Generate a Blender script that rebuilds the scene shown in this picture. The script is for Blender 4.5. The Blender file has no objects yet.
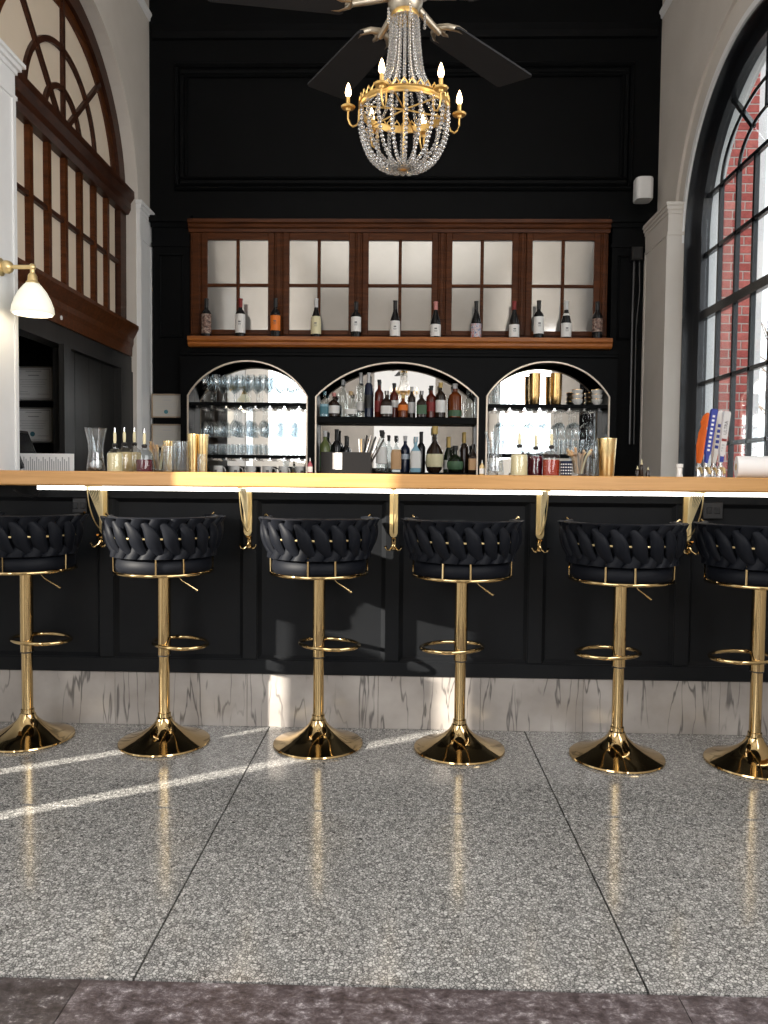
import bpy, math, random
from math import sin, cos, pi, radians as R, sqrt, atan2
from mathutils import Matrix, Vector
random.seed(7)
S = bpy.context.scene
COL = S.collection

# ------------------------------------------------------------------ camera
F, CZ = 770.0, 1.14
YAW, PITCH, ROLL = R(1.45), R(2.53), R(0.57)
CAMROT = Matrix.Rotation(YAW, 3, 'Z') @ Matrix.Rotation(pi/2 - PITCH, 3, 'X') @ Matrix.Rotation(ROLL, 3, 'Z')
cd = bpy.data.cameras.new('camera'); cam = bpy.data.objects.new('camera', cd); COL.objects.link(cam)
cd.sensor_fit = 'VERTICAL'; cd.sensor_height = 36.0; cd.lens = 36.0*F/1024
cd.clip_start = 0.05; cd.clip_end = 200
cam.matrix_world = Matrix.Translation((0, 0, CZ)) @ CAMROT.to_4x4()
S.camera = cam

# ------------------------------------------------------------------ world, sun, daylight, exposure
w = bpy.data.worlds.new('World'); S.world = w; w.use_nodes = True
wn = w.node_tree; bg = wn.nodes['Background']
bg.inputs['Color'].default_value = (0.90, 0.95, 1.0, 1); bg.inputs['Strength'].default_value = 2.2
sd = bpy.data.lights.new('sun', 'SUN'); sun = bpy.data.objects.new('sun', sd); COL.objects.link(sun)
sd.energy = 20.0; sd.angle = R(0.9); sd.color = (1.0, 0.93, 0.82)
SE = R(19)
sun.rotation_euler = Vector((0.85*cos(SE), 0.527*cos(SE), -sin(SE))).to_track_quat('-Z', 'Y').to_euler()
def area(name, loc, direction, sx, sy, power, color=(1, 1, 1)):
    l = bpy.data.lights.new(name, 'AREA'); o = bpy.data.objects.new(name, l); COL.objects.link(o)
    l.shape = 'RECTANGLE'; l.size = sx; l.size_y = sy; l.energy = power; l.color = color
    o.location = loc; o.rotation_euler = Vector(direction).to_track_quat('-Z', 'Z').to_euler()
    return o
DAY = (0.98, 0.985, 1.0)  # area panels on solid walls, added as daylight of unseen hall windows
area('daylight_front_panel', (0, -5.9, 2.2), (0, 1, 0), 1.5, 3.4, 12, DAY)
area('daylight_left_panel', (-2.16, -.6, 2.4), (1, 0, 0), 1.9, 3.0, 130, DAY)
area('daylight_left_panel', (-2.16, -3.6, 2.4), (1, 0, 0), 1.9, 3.0, 110, DAY)
area('daylight_right_panel', (2.07, .6, 2.4), (-1, 0, 0), 1.7, 3.0, 115, DAY)
area('daylight_right_panel', (2.07, -2.2, 2.4), (-1, 0, 0), 1.7, 3.0, 150, DAY)
S.view_settings.view_transform = 'Standard'; S.view_settings.look = 'None'
S.view_settings.gamma = 1.0; S.view_settings.use_curve_mapping = False
S.view_settings.exposure = 0.0
S.cycles.use_denoising = True
S.cycles.max_bounces = 10; S.cycles.transparent_max_bounces = 24
S.cycles.caustics_reflective = False; S.cycles.caustics_refractive = False
S.cycles.sample_clamp_indirect = 6.0

# ------------------------------------------------------------------ helpers
def at(px, py, Y):
    """the point of depth Y (metres from the camera along the room) seen at a pixel"""
    d = CAMROT @ Vector((px-384, -(py-512), -F)); t = Y/d.y
    return Vector((d.x*t, Y, CZ+d.z*t))

class MB:
    def __init__(s): s.v = []; s.f = []
    def add(s, vs, fs):
        n = len(s.v); s.v += [tuple(p) for p in vs]; s.f += [tuple(i+n for i in f) for f in fs]; return s
    def box(s, x0, x1, y0, y1, z0, z1):
        return s.add([(x0,y0,z0),(x1,y0,z0),(x1,y1,z0),(x0,y1,z0),(x0,y0,z1),(x1,y0,z1),(x1,y1,z1),(x0,y1,z1)],
                     [(0,3,2,1),(4,5,6,7),(0,1,5,4),(1,2,6,5),(2,3,7,6),(3,0,4,7)])
    def bbox(s, x0, x1, y0, y1, z0, z1, b=0.003, ax='y'):
        """box with its front (low y) edges chamfered"""
        return s.add([(x0,y1,z0),(x1,y1,z0),(x1,y1,z1),(x0,y1,z1),(x0,y0+b,z0),(x1,y0+b,z0),(x1,y0+b,z1),(x0,y0+b,z1),
                      (x0+b,y0,z0+b),(x1-b,y0,z0+b),(x1-b,y0,z1-b),(x0+b,y0,z1-b)],
                     [(0,3,2,1),(0,1,5,4),(1,2,6,5),(2,3,7,6),(3,0,4,7),(4,5,9,8),(5,6,10,9),(6,7,11,10),(7,4,8,11),(8,9,10,11)])
    def prism(s, poly, axis, a, b):
        n = len(poly)
        def P(u, w_, t): return {'x': (t,u,w_), 'y': (u,t,w_), 'z': (u,w_,t)}[axis]
        vs = [P(u,w_,a) for u,w_ in poly]+[P(u,w_,b) for u,w_ in poly]
        fs = [tuple(range(n)), tuple(range(2*n-1, n-1, -1))]+[(i, i+n, (i+1)%n+n, (i+1)%n) for i in range(n)]
        return s.add(vs, fs)
    def lathe(s, prof, n=20, c=(0,0,0), sq=None, a0=0.0, a1=None, closed=False, sx=1, sy=1):
        full = a1 is None
        m = n if full else n+1
        vs = []; fs = []
        for r, z in prof:
            for i in range(m):
                a = a0+(2*pi if full else a1-a0)*i/n
                k = 1.0
                if sq: k = 1/((abs(cos(a))**sq+abs(sin(a))**sq)**(1/sq))
                vs.append((c[0]+r*k*cos(a)*sx, c[1]+r*k*sin(a)*sy, c[2]+z))
        for j in range(len(prof)-1):
            for i in range(n):
                i2 = (i+1) % m if full else i+1
                fs.append((j*m+i, j*m+i2, (j+1)*m+i2, (j+1)*m+i))
        if full and prof[0] != prof[-1]:
            if prof[0][0] > 1e-5: fs.append(tuple(range(m-1, -1, -1)))
            if prof[-1][0] > 1e-5: fs.append(tuple(range((len(prof)-1)*m, len(prof)*m)))
        return s.add(vs, fs)
    def tube(s, pts, r, n=8, flat=None, up=(0,0,1), closed=False):
        pts = [Vector(p) for p in pts]; k = len(pts); vs = []; fs = []
        for i, p in enumerate(pts):
            q0 = pts[i-1] if (i > 0 or closed) else p; q1 = pts[(i+1) % k] if (i < k-1 or closed) else p
            t = (q1-q0).normalized()
            u = Vector(up)
            if abs(t.dot(u)) > 0.97: u = Vector((1,0,0))
            a = t.cross(u).normalized(); b = a.cross(t).normalized()
            rr = r[i] if isinstance(r, (list, tuple)) else r
            ra, rb = rr if isinstance(rr, tuple) else (rr, rr)
            for j in range(n):
                th = 2*pi*j/n
                vs.append(p+a*ra*cos(th)+b*rb*sin(th))
        for i in range(k if closed else k-1):
            for j in range(n):
                i2 = (i+1) % k
                fs.append((i*n+j, i*n+(j+1)%n, i2*n+(j+1)%n, i2*n+j))
        if not closed: fs += [tuple(range(n-1,-1,-1)), tuple(range((k-1)*n, k*n))]
        return s.add(vs, fs)
    def ring(s, yc, zc, r0, r1, a0, a1, x0, x1, n=32):
        """an arched band in a wall that faces along x"""
        vs = []; fs = []
        for i in range(n+1):
            a = a0+(a1-a0)*i/n
            for r, x in ((r0,x0),(r1,x0),(r1,x1),(r0,x1)):
                vs.append((x, yc+r*cos(a), zc+r*sin(a)))
        for i in range(n):
            for j in range(4): fs.append((i*4+j, i*4+(j+1)%4, i*4+4+(j+1)%4, i*4+4+j))
        fs += [(0,1,2,3), (n*4+3, n*4+2, n*4+1, n*4)]
        return s.add(vs, fs)
    def mesh(s, name, mat, smooth=0):
        me = bpy.data.meshes.new(name); me.from_pydata(s.v, [], s.f); me.update()
        import bmesh
        bm = bmesh.new(); bm.from_mesh(me); bmesh.ops.recalc_face_normals(bm, faces=bm.faces); bm.to_mesh(me); bm.free()
        if smooth:
            me.polygons.foreach_set('use_smooth', [True]*len(me.polygons))
            me.set_sharp_from_angle(angle=R(smooth))
        me.materials.append(M[mat]); return me
    def build(s, name, mat, parent=None, smooth=0, origin=None, world=False, rot=None):
        """link as one mesh object. world: the vertices are in room coordinates and the (unrotated) parent is not at the origin"""
        off = Vector((0,0,0))
        if origin is not None: off = Vector(origin)
        pw = wloc(parent) if (world and parent is not None) else Vector((0,0,0))
        sh = off if origin is not None else pw
        if sh.length > 0: s.v = [(p[0]-sh.x, p[1]-sh.y, p[2]-sh.z) for p in s.v]
        o = bpy.data.objects.new(name, s.mesh(name, mat, smooth)); COL.objects.link(o)
        if parent is not None: o.parent = parent
        if origin is not None: o.location = off-pw
        if rot is not None: o.rotation_euler = rot
        return o
def wloc(o):
    l = Vector((0,0,0))
    while o is not None: l += o.location; o = o.parent
    return l
def tag(o, label, cat, group=None):
    o['label'] = label; o['category'] = cat
    if group: o['group'] = group
    return o
def thing(name, label, cat, loc, rz=0, group=None):
    o = bpy.data.objects.new(name, None); COL.objects.link(o); o.empty_display_size = 0.05
    o.location = loc; o.rotation_euler = (0,0,rz)
    return tag(o, label, cat, group)
def struct(o): o['kind'] = 'structure'; return o
def sroot(name, loc=(0,0,0)):
    o = bpy.data.objects.new(name, None); COL.objects.link(o); o.location = loc; o['kind'] = 'structure'; return o
def copy_tree(o, parent=None):
    c = o.copy(); COL.objects.link(c); c.parent = parent
    for ch in list(o.children): copy_tree(ch, c)
    return c
def inst(name, me, parent=None, loc=(0,0,0), rot=(0,0,0), scale=None):
    o = bpy.data.objects.new(name, me); COL.objects.link(o); o.location = loc; o.rotation_euler = rot
    if scale: o.scale = scale
    o.parent = parent; return o

# ------------------------------------------------------------------ materials
M = {}
def mat(name, color, rough=0.5, metal=0.0, **kw):
    m = bpy.data.materials.new(name); m.use_nodes = True; b = m.node_tree.nodes['Principled BSDF']
    b.inputs['Base Color'].default_value = (*color, 1); b.inputs['Roughness'].default_value = rough; b.inputs['Metallic'].default_value = metal
    for k, v in kw.items():
        k = k.replace('_', ' ')
        b.inputs[k].default_value = (*v, 1) if isinstance(v, tuple) else v
    M[name] = m; return m
def nd(m, t, **kw):
    n = m.node_tree.nodes.new(t)
    for k, v in kw.items(): setattr(n, k, v)
    return n
def lk(m, a, b): m.node_tree.links.new(a, b)
def ramp(m, stops, interp='LINEAR'):
    n = nd(m, 'ShaderNodeValToRGB'); e = n.color_ramp.elements; n.color_ramp.interpolation = interp
    while len(e) < len(stops): e.new(0.5)
    for i, (p, c) in enumerate(stops): e[i].position = p; e[i].color = (*c, 1)
    return n
def coords(m, scale=(1,1,1), kind='Object', rot=(0,0,0)):
    t = nd(m, 'ShaderNodeTexCoord'); mp = nd(m, 'ShaderNodeMapping'); mp.inputs['Scale'].default_value = scale; mp.inputs['Rotation'].default_value = rot
    if kind == 'World':
        g = nd(m, 'ShaderNodeNewGeometry'); lk(m, g.outputs['Position'], mp.inputs['Vector'])
    else: lk(m, t.outputs[kind], mp.inputs['Vector'])
    return mp.outputs['Vector']
def bsdf(m): return m.node_tree.nodes['Principled BSDF']
def noise_col(m, stops, scale, vscale=(1,1,1), detail=6, rough=0.6, dist=0.0, kind='World', bump=0.0, rot=(0,0,0)):
    v = coords(m, vscale, kind, rot); n = nd(m, 'ShaderNodeTexNoise'); n.inputs['Scale'].default_value = scale; n.inputs['Detail'].default_value = detail
    n.inputs['Roughness'].default_value = rough; n.inputs['Distortion'].default_value = dist
    lk(m, v, n.inputs['Vector']); r = ramp(m, stops); lk(m, n.outputs['Fac'], r.inputs['Fac']); lk(m, r.outputs['Color'], bsdf(m).inputs['Base Color'])
    if bump:
        b = nd(m, 'ShaderNodeBump'); b.inputs['Strength'].default_value = bump; b.inputs['Distance'].default_value = 0.002
        lk(m, n.outputs['Fac'], b.inputs['Height']); lk(m, b.outputs['Normal'], bsdf(m).inputs['Normal'])
    return m

noise_col(mat('plaster', (.7,.68,.64), .7), [(.35,(.60,.555,.50)), (.65,(.64,.595,.54))], 3, bump=.05)
noise_col(mat('dimming_taupe', (.3,.27,.24), .7), [(.35,(.24,.215,.19)), (.65,(.28,.25,.22))], 3)  # unseen front wall made dark in colour to dim the mirror reflections
noise_col(mat('white_paint', (.8,.8,.79), .4), [(.35,(.80,.805,.80)), (.65,(.84,.845,.84))], 4)
noise_col(mat('ceiling_paint', (.8,.78,.75), .8), [(.35,(.74,.72,.68)), (.65,(.78,.76,.72))], 2)
noise_col(mat('black_paint', (.003,.0033,.0036), .5, Specular_IOR_Level=.09), [(.3,(.0016,.0019,.0022)), (.7,(.0026,.0030,.0035))], 6, bump=.12)
noise_col(mat('bar_black', (.012,.013,.015), .36, Specular_IOR_Level=.12), [(.3,(.0066,.0072,.0082)), (.7,(.0094,.0102,.0115))], 5, bump=.05)
noise_col(mat('door_black', (.02,.02,.02), .45, Specular_IOR_Level=.25), [(.3,(.013,.013,.013)), (.7,(.024,.023,.022))], 3, (6,6,.4), bump=.1)
mat('frame_black', (.008,.009,.011), .25)
noise_col(mat('mahogany', (.1,.03,.015), .36, Specular_IOR_Level=.15), [(.25,(.028,.0078,.0024)), (.55,(.082,.025,.0072)), (.8,(.135,.043,.0125))], 5, (1,1,7), 8, .65, .6, bump=.08)
noise_col(mat('mahogany_horizontal', (.1,.03,.015), .36, Specular_IOR_Level=.15), [(.25,(.028,.0078,.0024)), (.55,(.082,.025,.0072)), (.8,(.135,.043,.0125))], 5, (.7,6,9), 8, .65, .6, bump=.08)
noise_col(mat('dark_walnut', (.06,.022,.012), .4, Specular_IOR_Level=.22), [(.25,(.016,.0055,.003)), (.55,(.045,.0155,.0075)), (.8,(.08,.028,.014))], 5, (1,2,6), 8, .65, .6, bump=.08)
noise_col(mat('ledge_wood', (.3,.1,.03), .3, Specular_IOR_Level=.3), [(.25,(.17,.045,.008)), (.55,(.36,.115,.021)), (.8,(.50,.19,.04))], 4, (.8,5,12), 8, .65, .5, bump=.06)
noise_col(mat('counter_wood', (.55,.3,.1), .32), [(.25,(.38,.19,.058)), (.5,(.49,.258,.088)), (.8,(.57,.315,.118))], 3.5, (.7,5,16), 8, .6, .4, bump=.05)
mat('brass', (.56,.41,.205), .06, 1.0)
mat('brass_satin', (.80,.62,.31), .34, .8)
mat('brass_rod_lit', (.88,.74,.44), .4, .45)  # paler than the satin brass, the rods' lit look put into the colour
mat('antique_gold', (.66,.43,.15), .4, 1.0)
mat('pewter', (.40,.35,.275), .38, 1.0)
mat('shaker_gold', (.90,.70,.36), .22, 1.0)
mat('copper_gold', (.88,.58,.24), .25, 1.0)
mat('chrome', (.80,.80,.80), .12, 1.0)
mat('trim_gold', (.80,.68,.56), .35, .6)
mat('velvet', (.0042,.005,.0075), .55, Specular_IOR_Level=.12, Sheen_Weight=.012, Sheen_Roughness=.4, Sheen_Tint=(.7,.78,.95))
mat('mirror', (.74,.74,.72), .015, 1.0)
noise_col(mat('old_mirror', (.76,.75,.73), .09, .72), [(.3,(.66,.645,.61)), (.7,(.74,.725,.69))], 4)
mat('white_ceramic', (.8,.79,.76), .25)
mat('white_plastic', (.80,.80,.79), .45)
mat('paper', (.88,.88,.88), .8)
mat('paper_aged', (.50,.475,.43), .8)
mat('ink', (.12,.12,.13), .8)
mat('ink_grey', (.42,.42,.44), .8)
mat('black_plastic', (.012,.012,.013), .35)
mat('fan_blade', (.013,.0135,.015), .6, Specular_IOR_Level=.2)
mat('steel_frame', (.55,.54,.52), .35, .8)
mat('wood_frame', (.36,.27,.19), .5)
mat('cork', (.55,.38,.2), .8)
mat('ice', (.9,.92,.94), .3, 0, Transmission_Weight=.5)
mat('grout', (.05,.05,.05), .9)
mat('closet_black', (.004,.004,.0045), .6, Specular_IOR_Level=.15)
for n_, c_ in dict(wine=(.006,.006,.007), wine_green=(.01,.016,.008), amber=(.16,.035,.006), red_amber=(.10,.014,.006), dark_brown=(.022,.012,.007), navy=(.01,.016,.04),
                   pale_blue=(.28,.50,.62), burgundy=(.09,.006,.014), red_syrup=(.36,.035,.012), orange_syrup=(.42,.13,.02), lemon=(.72,.62,.36), honey=(.62,.46,.22), pink=(.35,.08,.1), olive=(.12,.15,.05)).items():
    mat('liquid_'+n_, c_, .08, 0, Specular_IOR_Level=.35)
for n_, c_ in dict(white=(.80,.79,.76), cream=(.72,.66,.42), orange=(.80,.20,.02), tan=(.60,.36,.18), green=(.06,.13,.065), pictorial=(.13,.09,.08), multi=(.35,.33,.45), teal=(.06,.2,.25), silver=(.6,.6,.6), red=(.22,.018,.016), gold=(.6,.42,.14), black=(.01,.01,.01), pinkish=(.55,.22,.2), blue=(.03,.05,.30), brightorange=(.85,.16,.02)).items():
    mat('label_'+n_, c_, .55)
noise_col(M['label_pictorial'], [(.35,(.02,.015,.012)), (.5,(.22,.12,.09)), (.65,(.42,.36,.30))], 60, kind='Object')
noise_col(M['label_multi'], [(.35,(.05,.08,.25)), (.5,(.6,.58,.6)), (.65,(.5,.08,.08))], 50, kind='Object')

def thin_glass(name, tint=(.96,.98,.98), rough=0.02, edge=.55, ior=1.5):
    m = bpy.data.materials.new(name); m.use_nodes = True; nt = m.node_tree; nt.nodes.clear()
    out = nd(m, 'ShaderNodeOutputMaterial'); mx = nd(m, 'ShaderNodeMixShader'); tr = nd(m, 'ShaderNodeBsdfTransparent'); gl = nd(m, 'ShaderNodeBsdfGlossy')
    tr.inputs['Color'].default_value = (*tint, 1); gl.inputs['Roughness'].default_value = rough; gl.inputs['Color'].default_value = (1,1,1,1)
    fr = nd(m, 'ShaderNodeFresnel'); ge = nd(m, 'ShaderNodeNewGeometry'); mi = nd(m, 'ShaderNodeMix', data_type='FLOAT'); lk(m, ge.outputs['Backfacing'], mi.inputs['Factor']); mi.inputs['A'].default_value = ior; mi.inputs['B'].default_value = 1/ior; lk(m, mi.outputs['Result'], fr.inputs['IOR'])
    mu = nd(m, 'ShaderNodeMath', operation='MULTIPLY_ADD'); mu.inputs[1].default_value = 1.0; mu.inputs[2].default_value = edge*.1
    lk(m, fr.outputs['Fac'], mu.inputs[0]); lk(m, mu.outputs[0], mx.inputs['Fac']); lk(m, tr.outputs[0], mx.inputs[1]); lk(m, gl.outputs[0], mx.inputs[2]); lk(m, mx.outputs[0], out.inputs['Surface'])
    M[name] = m
thin_glass('window_glass', (.97,.98,.98), .0, .1)
thin_glass('drink_glass', (.92,.94,.95), .03, .2, 1.55)
thin_glass('bottle_glass', (.90,.92,.92), .03, .15, 1.4)
def crystal(name):
    m = mat(name, (.95,.93,.89), .03, 0, Transmission_Weight=.86, IOR=1.6, Coat_Weight=.3)
crystal('crystal')
def emit(name, color, strength, base=(.8,.8,.8)):
    m = mat(name, base, .4); b = bsdf(m); b.inputs['Emission Color'].default_value = (*color, 1); b.inputs['Emission Strength'].default_value = strength
emit('led', (1.0, .97, .90), 5.0); emit('bulb', (1.0, .70, .34), 11.0); emit('lamp_glass', (1.0, .93, .62), .42)

# opaque panes of the inner fanlight, lit wall behind put into their cream
noise_col(mat('lit_wall_cream', (.6,.52,.4), .35), [(.3,(.76,.64,.49)), (.7,(.82,.70,.56))], 1.5)
# marble
m = mat('marble', (.6,.56,.52), .22)
v = coords(m, (1,1,1), 'World'); n1 = nd(m, 'ShaderNodeTexNoise'); n1.inputs['Scale'].default_value = 5; n1.inputs['Detail'].default_value = 8; lk(m, v, n1.inputs['Vector'])
r1 = ramp(m, [(.3,(.27,.243,.22)), (.5,(.335,.305,.278)), (.7,(.40,.367,.337))]); lk(m, n1.outputs['Fac'], r1.inputs['Fac'])
v2 = coords(m, (5.5,1,.75), 'World', (0, R(-7), 0)); n2 = nd(m, 'ShaderNodeTexNoise'); n2.inputs['Scale'].default_value = 2.7; n2.inputs['Detail'].default_value = 3; n2.inputs['Roughness'].default_value = .45; n2.inputs['Distortion'].default_value = .35; lk(m, v2, n2.inputs['Vector'])
sb = nd(m, 'ShaderNodeMath', operation='SUBTRACT'); sb.inputs[1].default_value = .5; lk(m, n2.outputs['Fac'], sb.inputs[0]); ab = nd(m, 'ShaderNodeMath', operation='ABSOLUTE'); lk(m, sb.outputs[0], ab.inputs[0])
r2 = ramp(m, [(0,(1,1,1)), (.008,(.8,.8,.8)), (.022,(0,0,0))]); lk(m, ab.outputs[0], r2.inputs['Fac'])
n3 = nd(m, 'ShaderNodeTexNoise'); n3.inputs['Scale'].default_value = 6; lk(m, v, n3.inputs['Vector']); r3 = ramp(m, [(.36,(0,0,0)), (.54,(.85,.85,.85))]); lk(m, n3.outputs['Fac'], r3.inputs['Fac'])
mm = nd(m, 'ShaderNodeMath', operation='MULTIPLY'); lk(m, r2.outputs['Color'], mm.inputs[0]); lk(m, r3.outputs['Color'], mm.inputs[1])
mx = nd(m, 'ShaderNodeMix', data_type='RGBA'); lk(m, mm.outputs[0], mx.inputs['Factor']); lk(m, r1.outputs['Color'], mx.inputs['A']); mx.inputs['B'].default_value = (.085,.078,.074,1); lk(m, mx.outputs['Result'], bsdf(m).inputs['Base Color'])
# terrazzo
m = mat('terrazzo', (.35,.35,.35), .16, 0, Coat_Weight=.5, Coat_Roughness=.10)
v = coords(m, (1,1,1), 'World'); vo = nd(m, 'ShaderNodeTexVoronoi', feature='F1'); ve = nd(m, 'ShaderNodeTexVoronoi', feature='DISTANCE_TO_EDGE')
for q in (vo, ve): q.inputs['Scale'].default_value = 122; lk(m, v, q.inputs['Vector'])
sp = nd(m, 'ShaderNodeSeparateColor'); lk(m, vo.outputs['Color'], sp.inputs[0])
r1 = ramp(m, [(0,(.19,.186,.178)), (.2,(.27,.265,.252)), (.5,(.36,.352,.334)), (.8,(.44,.43,.408)), (1,(.56,.545,.515))]); lk(m, sp.outputs[0], r1.inputs['Fac'])
r2 = ramp(m, [(.03,(.28,.28,.28)), (.15,(1,1,1))]); lk(m, ve.outputs['Distance'], r2.inputs['Fac'])
mx = nd(m, 'ShaderNodeMix', data_type='RGBA', blend_type='MULTIPLY'); mx.inputs['Factor'].default_value = 1; lk(m, r1.outputs['Color'], mx.inputs['A']); lk(m, r2.outputs['Color'], mx.inputs['B'])
nz = nd(m, 'ShaderNodeTexNoise'); nz.inputs['Scale'].default_value = 1.3; lk(m, v, nz.inputs['Vector']); r4 = ramp(m, [(.3,(.86,.86,.86)), (.7,(1.1,1.1,1.1))]); lk(m, nz.outputs['Fac'], r4.inputs['Fac'])
mx2 = nd(m, 'ShaderNodeMix', data_type='RGBA', blend_type='MULTIPLY'); mx2.inputs['Factor'].default_value = 1; lk(m, mx.outputs['Result'], mx2.inputs['A']); lk(m, r4.outputs['Color'], mx2.inputs['B']); lk(m, mx2.outputs['Result'], bsdf(m).inputs['Base Color'])
bp = nd(m, 'ShaderNodeBump'); bp.inputs['Strength'].default_value = .05; bp.inputs['Distance'].default_value = .0015; lk(m, ve.outputs['Distance'], bp.inputs['Height']); lk(m, bp.outputs['Normal'], bsdf(m).inputs['Normal'])
for n_, k_ in (('red_stone', 1.0), ('red_stone_dark', .55)):
    noise_col(mat(n_, (.1,.06,.05), .28), [(.40,tuple(k_*q for q in (.034,.026,.026))), (.50,tuple(k_*q for q in (.085,.067,.068))), (.57,tuple(k_*q for q in (.17,.148,.152))), (.64,(.50,.47,.46))], 22, (1,1.4,1), 12, .85, .2)
for i_, c_ in enumerate(((.52,.125,.105), (.58,.16,.135), (.45,.10,.085))):
    noise_col(mat('brick_%d' % i_, c_, .85), [(.3, tuple(q*.75 for q in c_)), (.7, tuple(q*1.2 for q in c_))], 25, bump=.2)
mat('mortar', (.55,.50,.46), .9); mat('bark', (.16,.13,.11), .9); mat('pavement', (.42,.41,.39), .9)

# ------------------------------------------------------------------ room shell
XL, XR, YB, YF, ZC = -2.185, 2.094, 6.6, -6.0, 5.7
PY = 3.455                                   # face of the bar front
fl = struct(MB().box(XL-.3, XR+.3, YF-.2, YB+.3, -.12, -.012).build('floor', 'grout'))
xs = [XL-.0, -1.76, -.6, .558, 1.715, XR]; ys = [YF, -4.9, -3.74, -2.58, -1.42, -.26, .9]
g = .0028
def slab(x0, x1, y0, y1, mt):
    MB().box(x0+g, x1-g, y0+g, y1-g, -.03, 0).build('floor_slab', mt, fl)
for a, b in zip(xs, xs[1:]):
    for c, d in zip(ys, ys[1:]): slab(a, b, c, d, 'terrazzo')
    for c, d in ((1.68, 2.577), (2.583, 3.74), (3.74, 4.9), (4.9, YB)): slab(a, b, c, d, 'terrazzo')
bx_ = [XL, -1.9, -.715, .62, 1.75, XR]
for i, (a, b) in enumerate(zip(bx_, bx_[1:])):
    o = MB().box(a+.001, b-.001, .9+g, 1.68-.004, -.03, 0).build('border_slab', 'red_stone_dark' if i in (1, 4) else 'red_stone', fl)

def arch_wall(mb, x0, x1, y0, y1, holes, zt):
    """solid wall along y with arched or square-headed holes: (yc, half width, z bottom, z spring, round?)"""
    y = y0
    for yc, r, zb, zs, rnd in holes:
        mb.box(x0, x1, y, yc-r, 0, zt)
        if zb > 0: mb.box(x0, x1, yc-r, yc+r, 0, zb)
        if rnd:
            n = 36
            for i in range(n):
                a, b = pi-pi*i/n, pi-pi*(i+1)/n
                mb.prism([(yc+r*cos(a), zs+r*sin(a)), (yc+r*cos(b), zs+r*sin(b)), (yc+r*cos(b), zt), (yc+r*cos(a), zt)], 'x', x0, x1)
        else: mb.box(x0, x1, yc-r, yc+r, zs, zt)
        y = yc+r
    mb.box(x0, x1, y, y1, 0, zt)
LYC, LR, LZ = 5.17, 1.09, 3.33               # left arch
RYC, RR, RZ = 4.88, 1.06, 2.93               # right arch
SY0, SY1 = 1.905, 2.50                        # unseen opening in the left wall, sized to the sun patches
mb = MB(); arch_wall(mb, XL-.03, XL, YF, 2.95, [((SY0+SY1)/2, (SY1-SY0)/2, .03, 2.2, False)], ZC); arch_wall(mb, XL-.30, XL, 2.95, YB+.3, [(LYC, LR, 0, LZ, True)], ZC)
wl = struct(mb.build('wall_left', 'plaster'))
mb = MB(); arch_wall(mb, XR, XR+.22, YF, YB+.3, [(RYC, RR, .80, RZ, True)], ZC)
wr = struct(mb.build('wall_right', 'plaster'))
wb = struct(MB().box(XL-.3, XR+.3, YB, YB+.3, 0, ZC).build('wall_back', 'black_paint'))
wf = struct(MB().box(XL-.3, XR+.3, YF-.2, YF, 0, ZC).build('wall_front', 'dimming_taupe'))
ce = struct(MB().box(XL-.3, XR+.3, YF-.2, YB+.3, ZC, ZC+.2).build('ceiling', 'ceiling_paint'))

# unseen board added in the narrow left opening; slits beside it shape the sunlight
t = sroot('window_2', (XL-.02, (SY0+SY1)/2, .03))
MB().box(XL-.03, XL-.01, SY0+.09, SY1-.09, .03, 1.18).build('sun_mask_board', 'white_paint', t, world=True)
MB().box(XL-.03, XL-.0, SY0, SY1, 2.14, 2.2).build('window_head', 'white_paint', t, world=True)

# side trims: crown rail on the side walls and the back
for nm, sx, X in (('trim_1', 1, XL), ('trim_2', -1, XR)):
    pr = [(X, 4.955), (X+sx*.010, 4.96), (X+sx*.014, 4.985), (X+sx*.024, 5.0), (X+sx*.024, 5.018), (X, 5.025)]
    struct(MB().prism(pr, 'y', YF, YB).build(nm, 'white_paint'))
struct(MB().prism([(YB, 4.80), (YB-.02, 4.81), (YB-.03, 4.86), (YB-.06, 4.90), (YB-.06, 4.93), (YB, 4.95)], 'x', XL+.034, XR-.034).build('trim_3', 'black_paint'))
# arch mouldings round the openings
struct(MB().ring(LYC, LZ, LR, LR+.13, 0, pi, XL, XL+.018, 48).build('trim_4', 'plaster'))
mbq = MB().ring(RYC, RZ, RR, RR+.045, 0, pi, XR-.02, XR, 48); struct(mbq.build('trim_5', 'white_paint'))
struct(MB().ring(RYC, RZ+.04, RR+.20, RR+.26, 0, pi, XR-.022, XR, 48).build('trim_6', 'plaster'))

def pilaster(nm, wallx, s, y0, y1, proj, zcap, mt, k=1.0, kz=1.0):
    t = sroot(nm, (wallx+s*proj/2, (y0+y1)/2, 0)); x0, x1 = sorted((wallx, wallx+s*proj))
    MB().box(x0, x1, y0, y1, 0, zcap-.30*kz).build('shaft', mt, t, world=True)
    fx = wallx+s*proj
    mb = MB()
    for (a, b, c, d) in ((y0, y0+.03, 0, zcap-.3*kz), (y1-.03, y1, 0, zcap-.3*kz)): mb.box(*sorted((fx, fx+s*.008)), a, b, c, d)
    mb.build('edge_strip', mt, t, world=True)
    for z0, z1, e in ((zcap-.30, zcap-.27, .018), (zcap-.27, zcap-.10, .004), (zcap-.10, zcap-.065, .02), (zcap-.065, zcap-.03, .045), (zcap-.03, zcap, .07)):
        e *= k; z0 = zcap+(z0-zcap)*kz; z1 = zcap+(z1-zcap)*kz
        xa, xb = sorted((wallx, wallx+s*(proj+e)))
        MB().box(xa, xb, y0-e, min(y1+e, YB), z0, z1).build('capital_moulding', mt, t, world=True)
    return t
pilaster('trim_7', XL, 1, 3.05, 4.12, .10, 3.32, 'white_paint', .62, .67)
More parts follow.
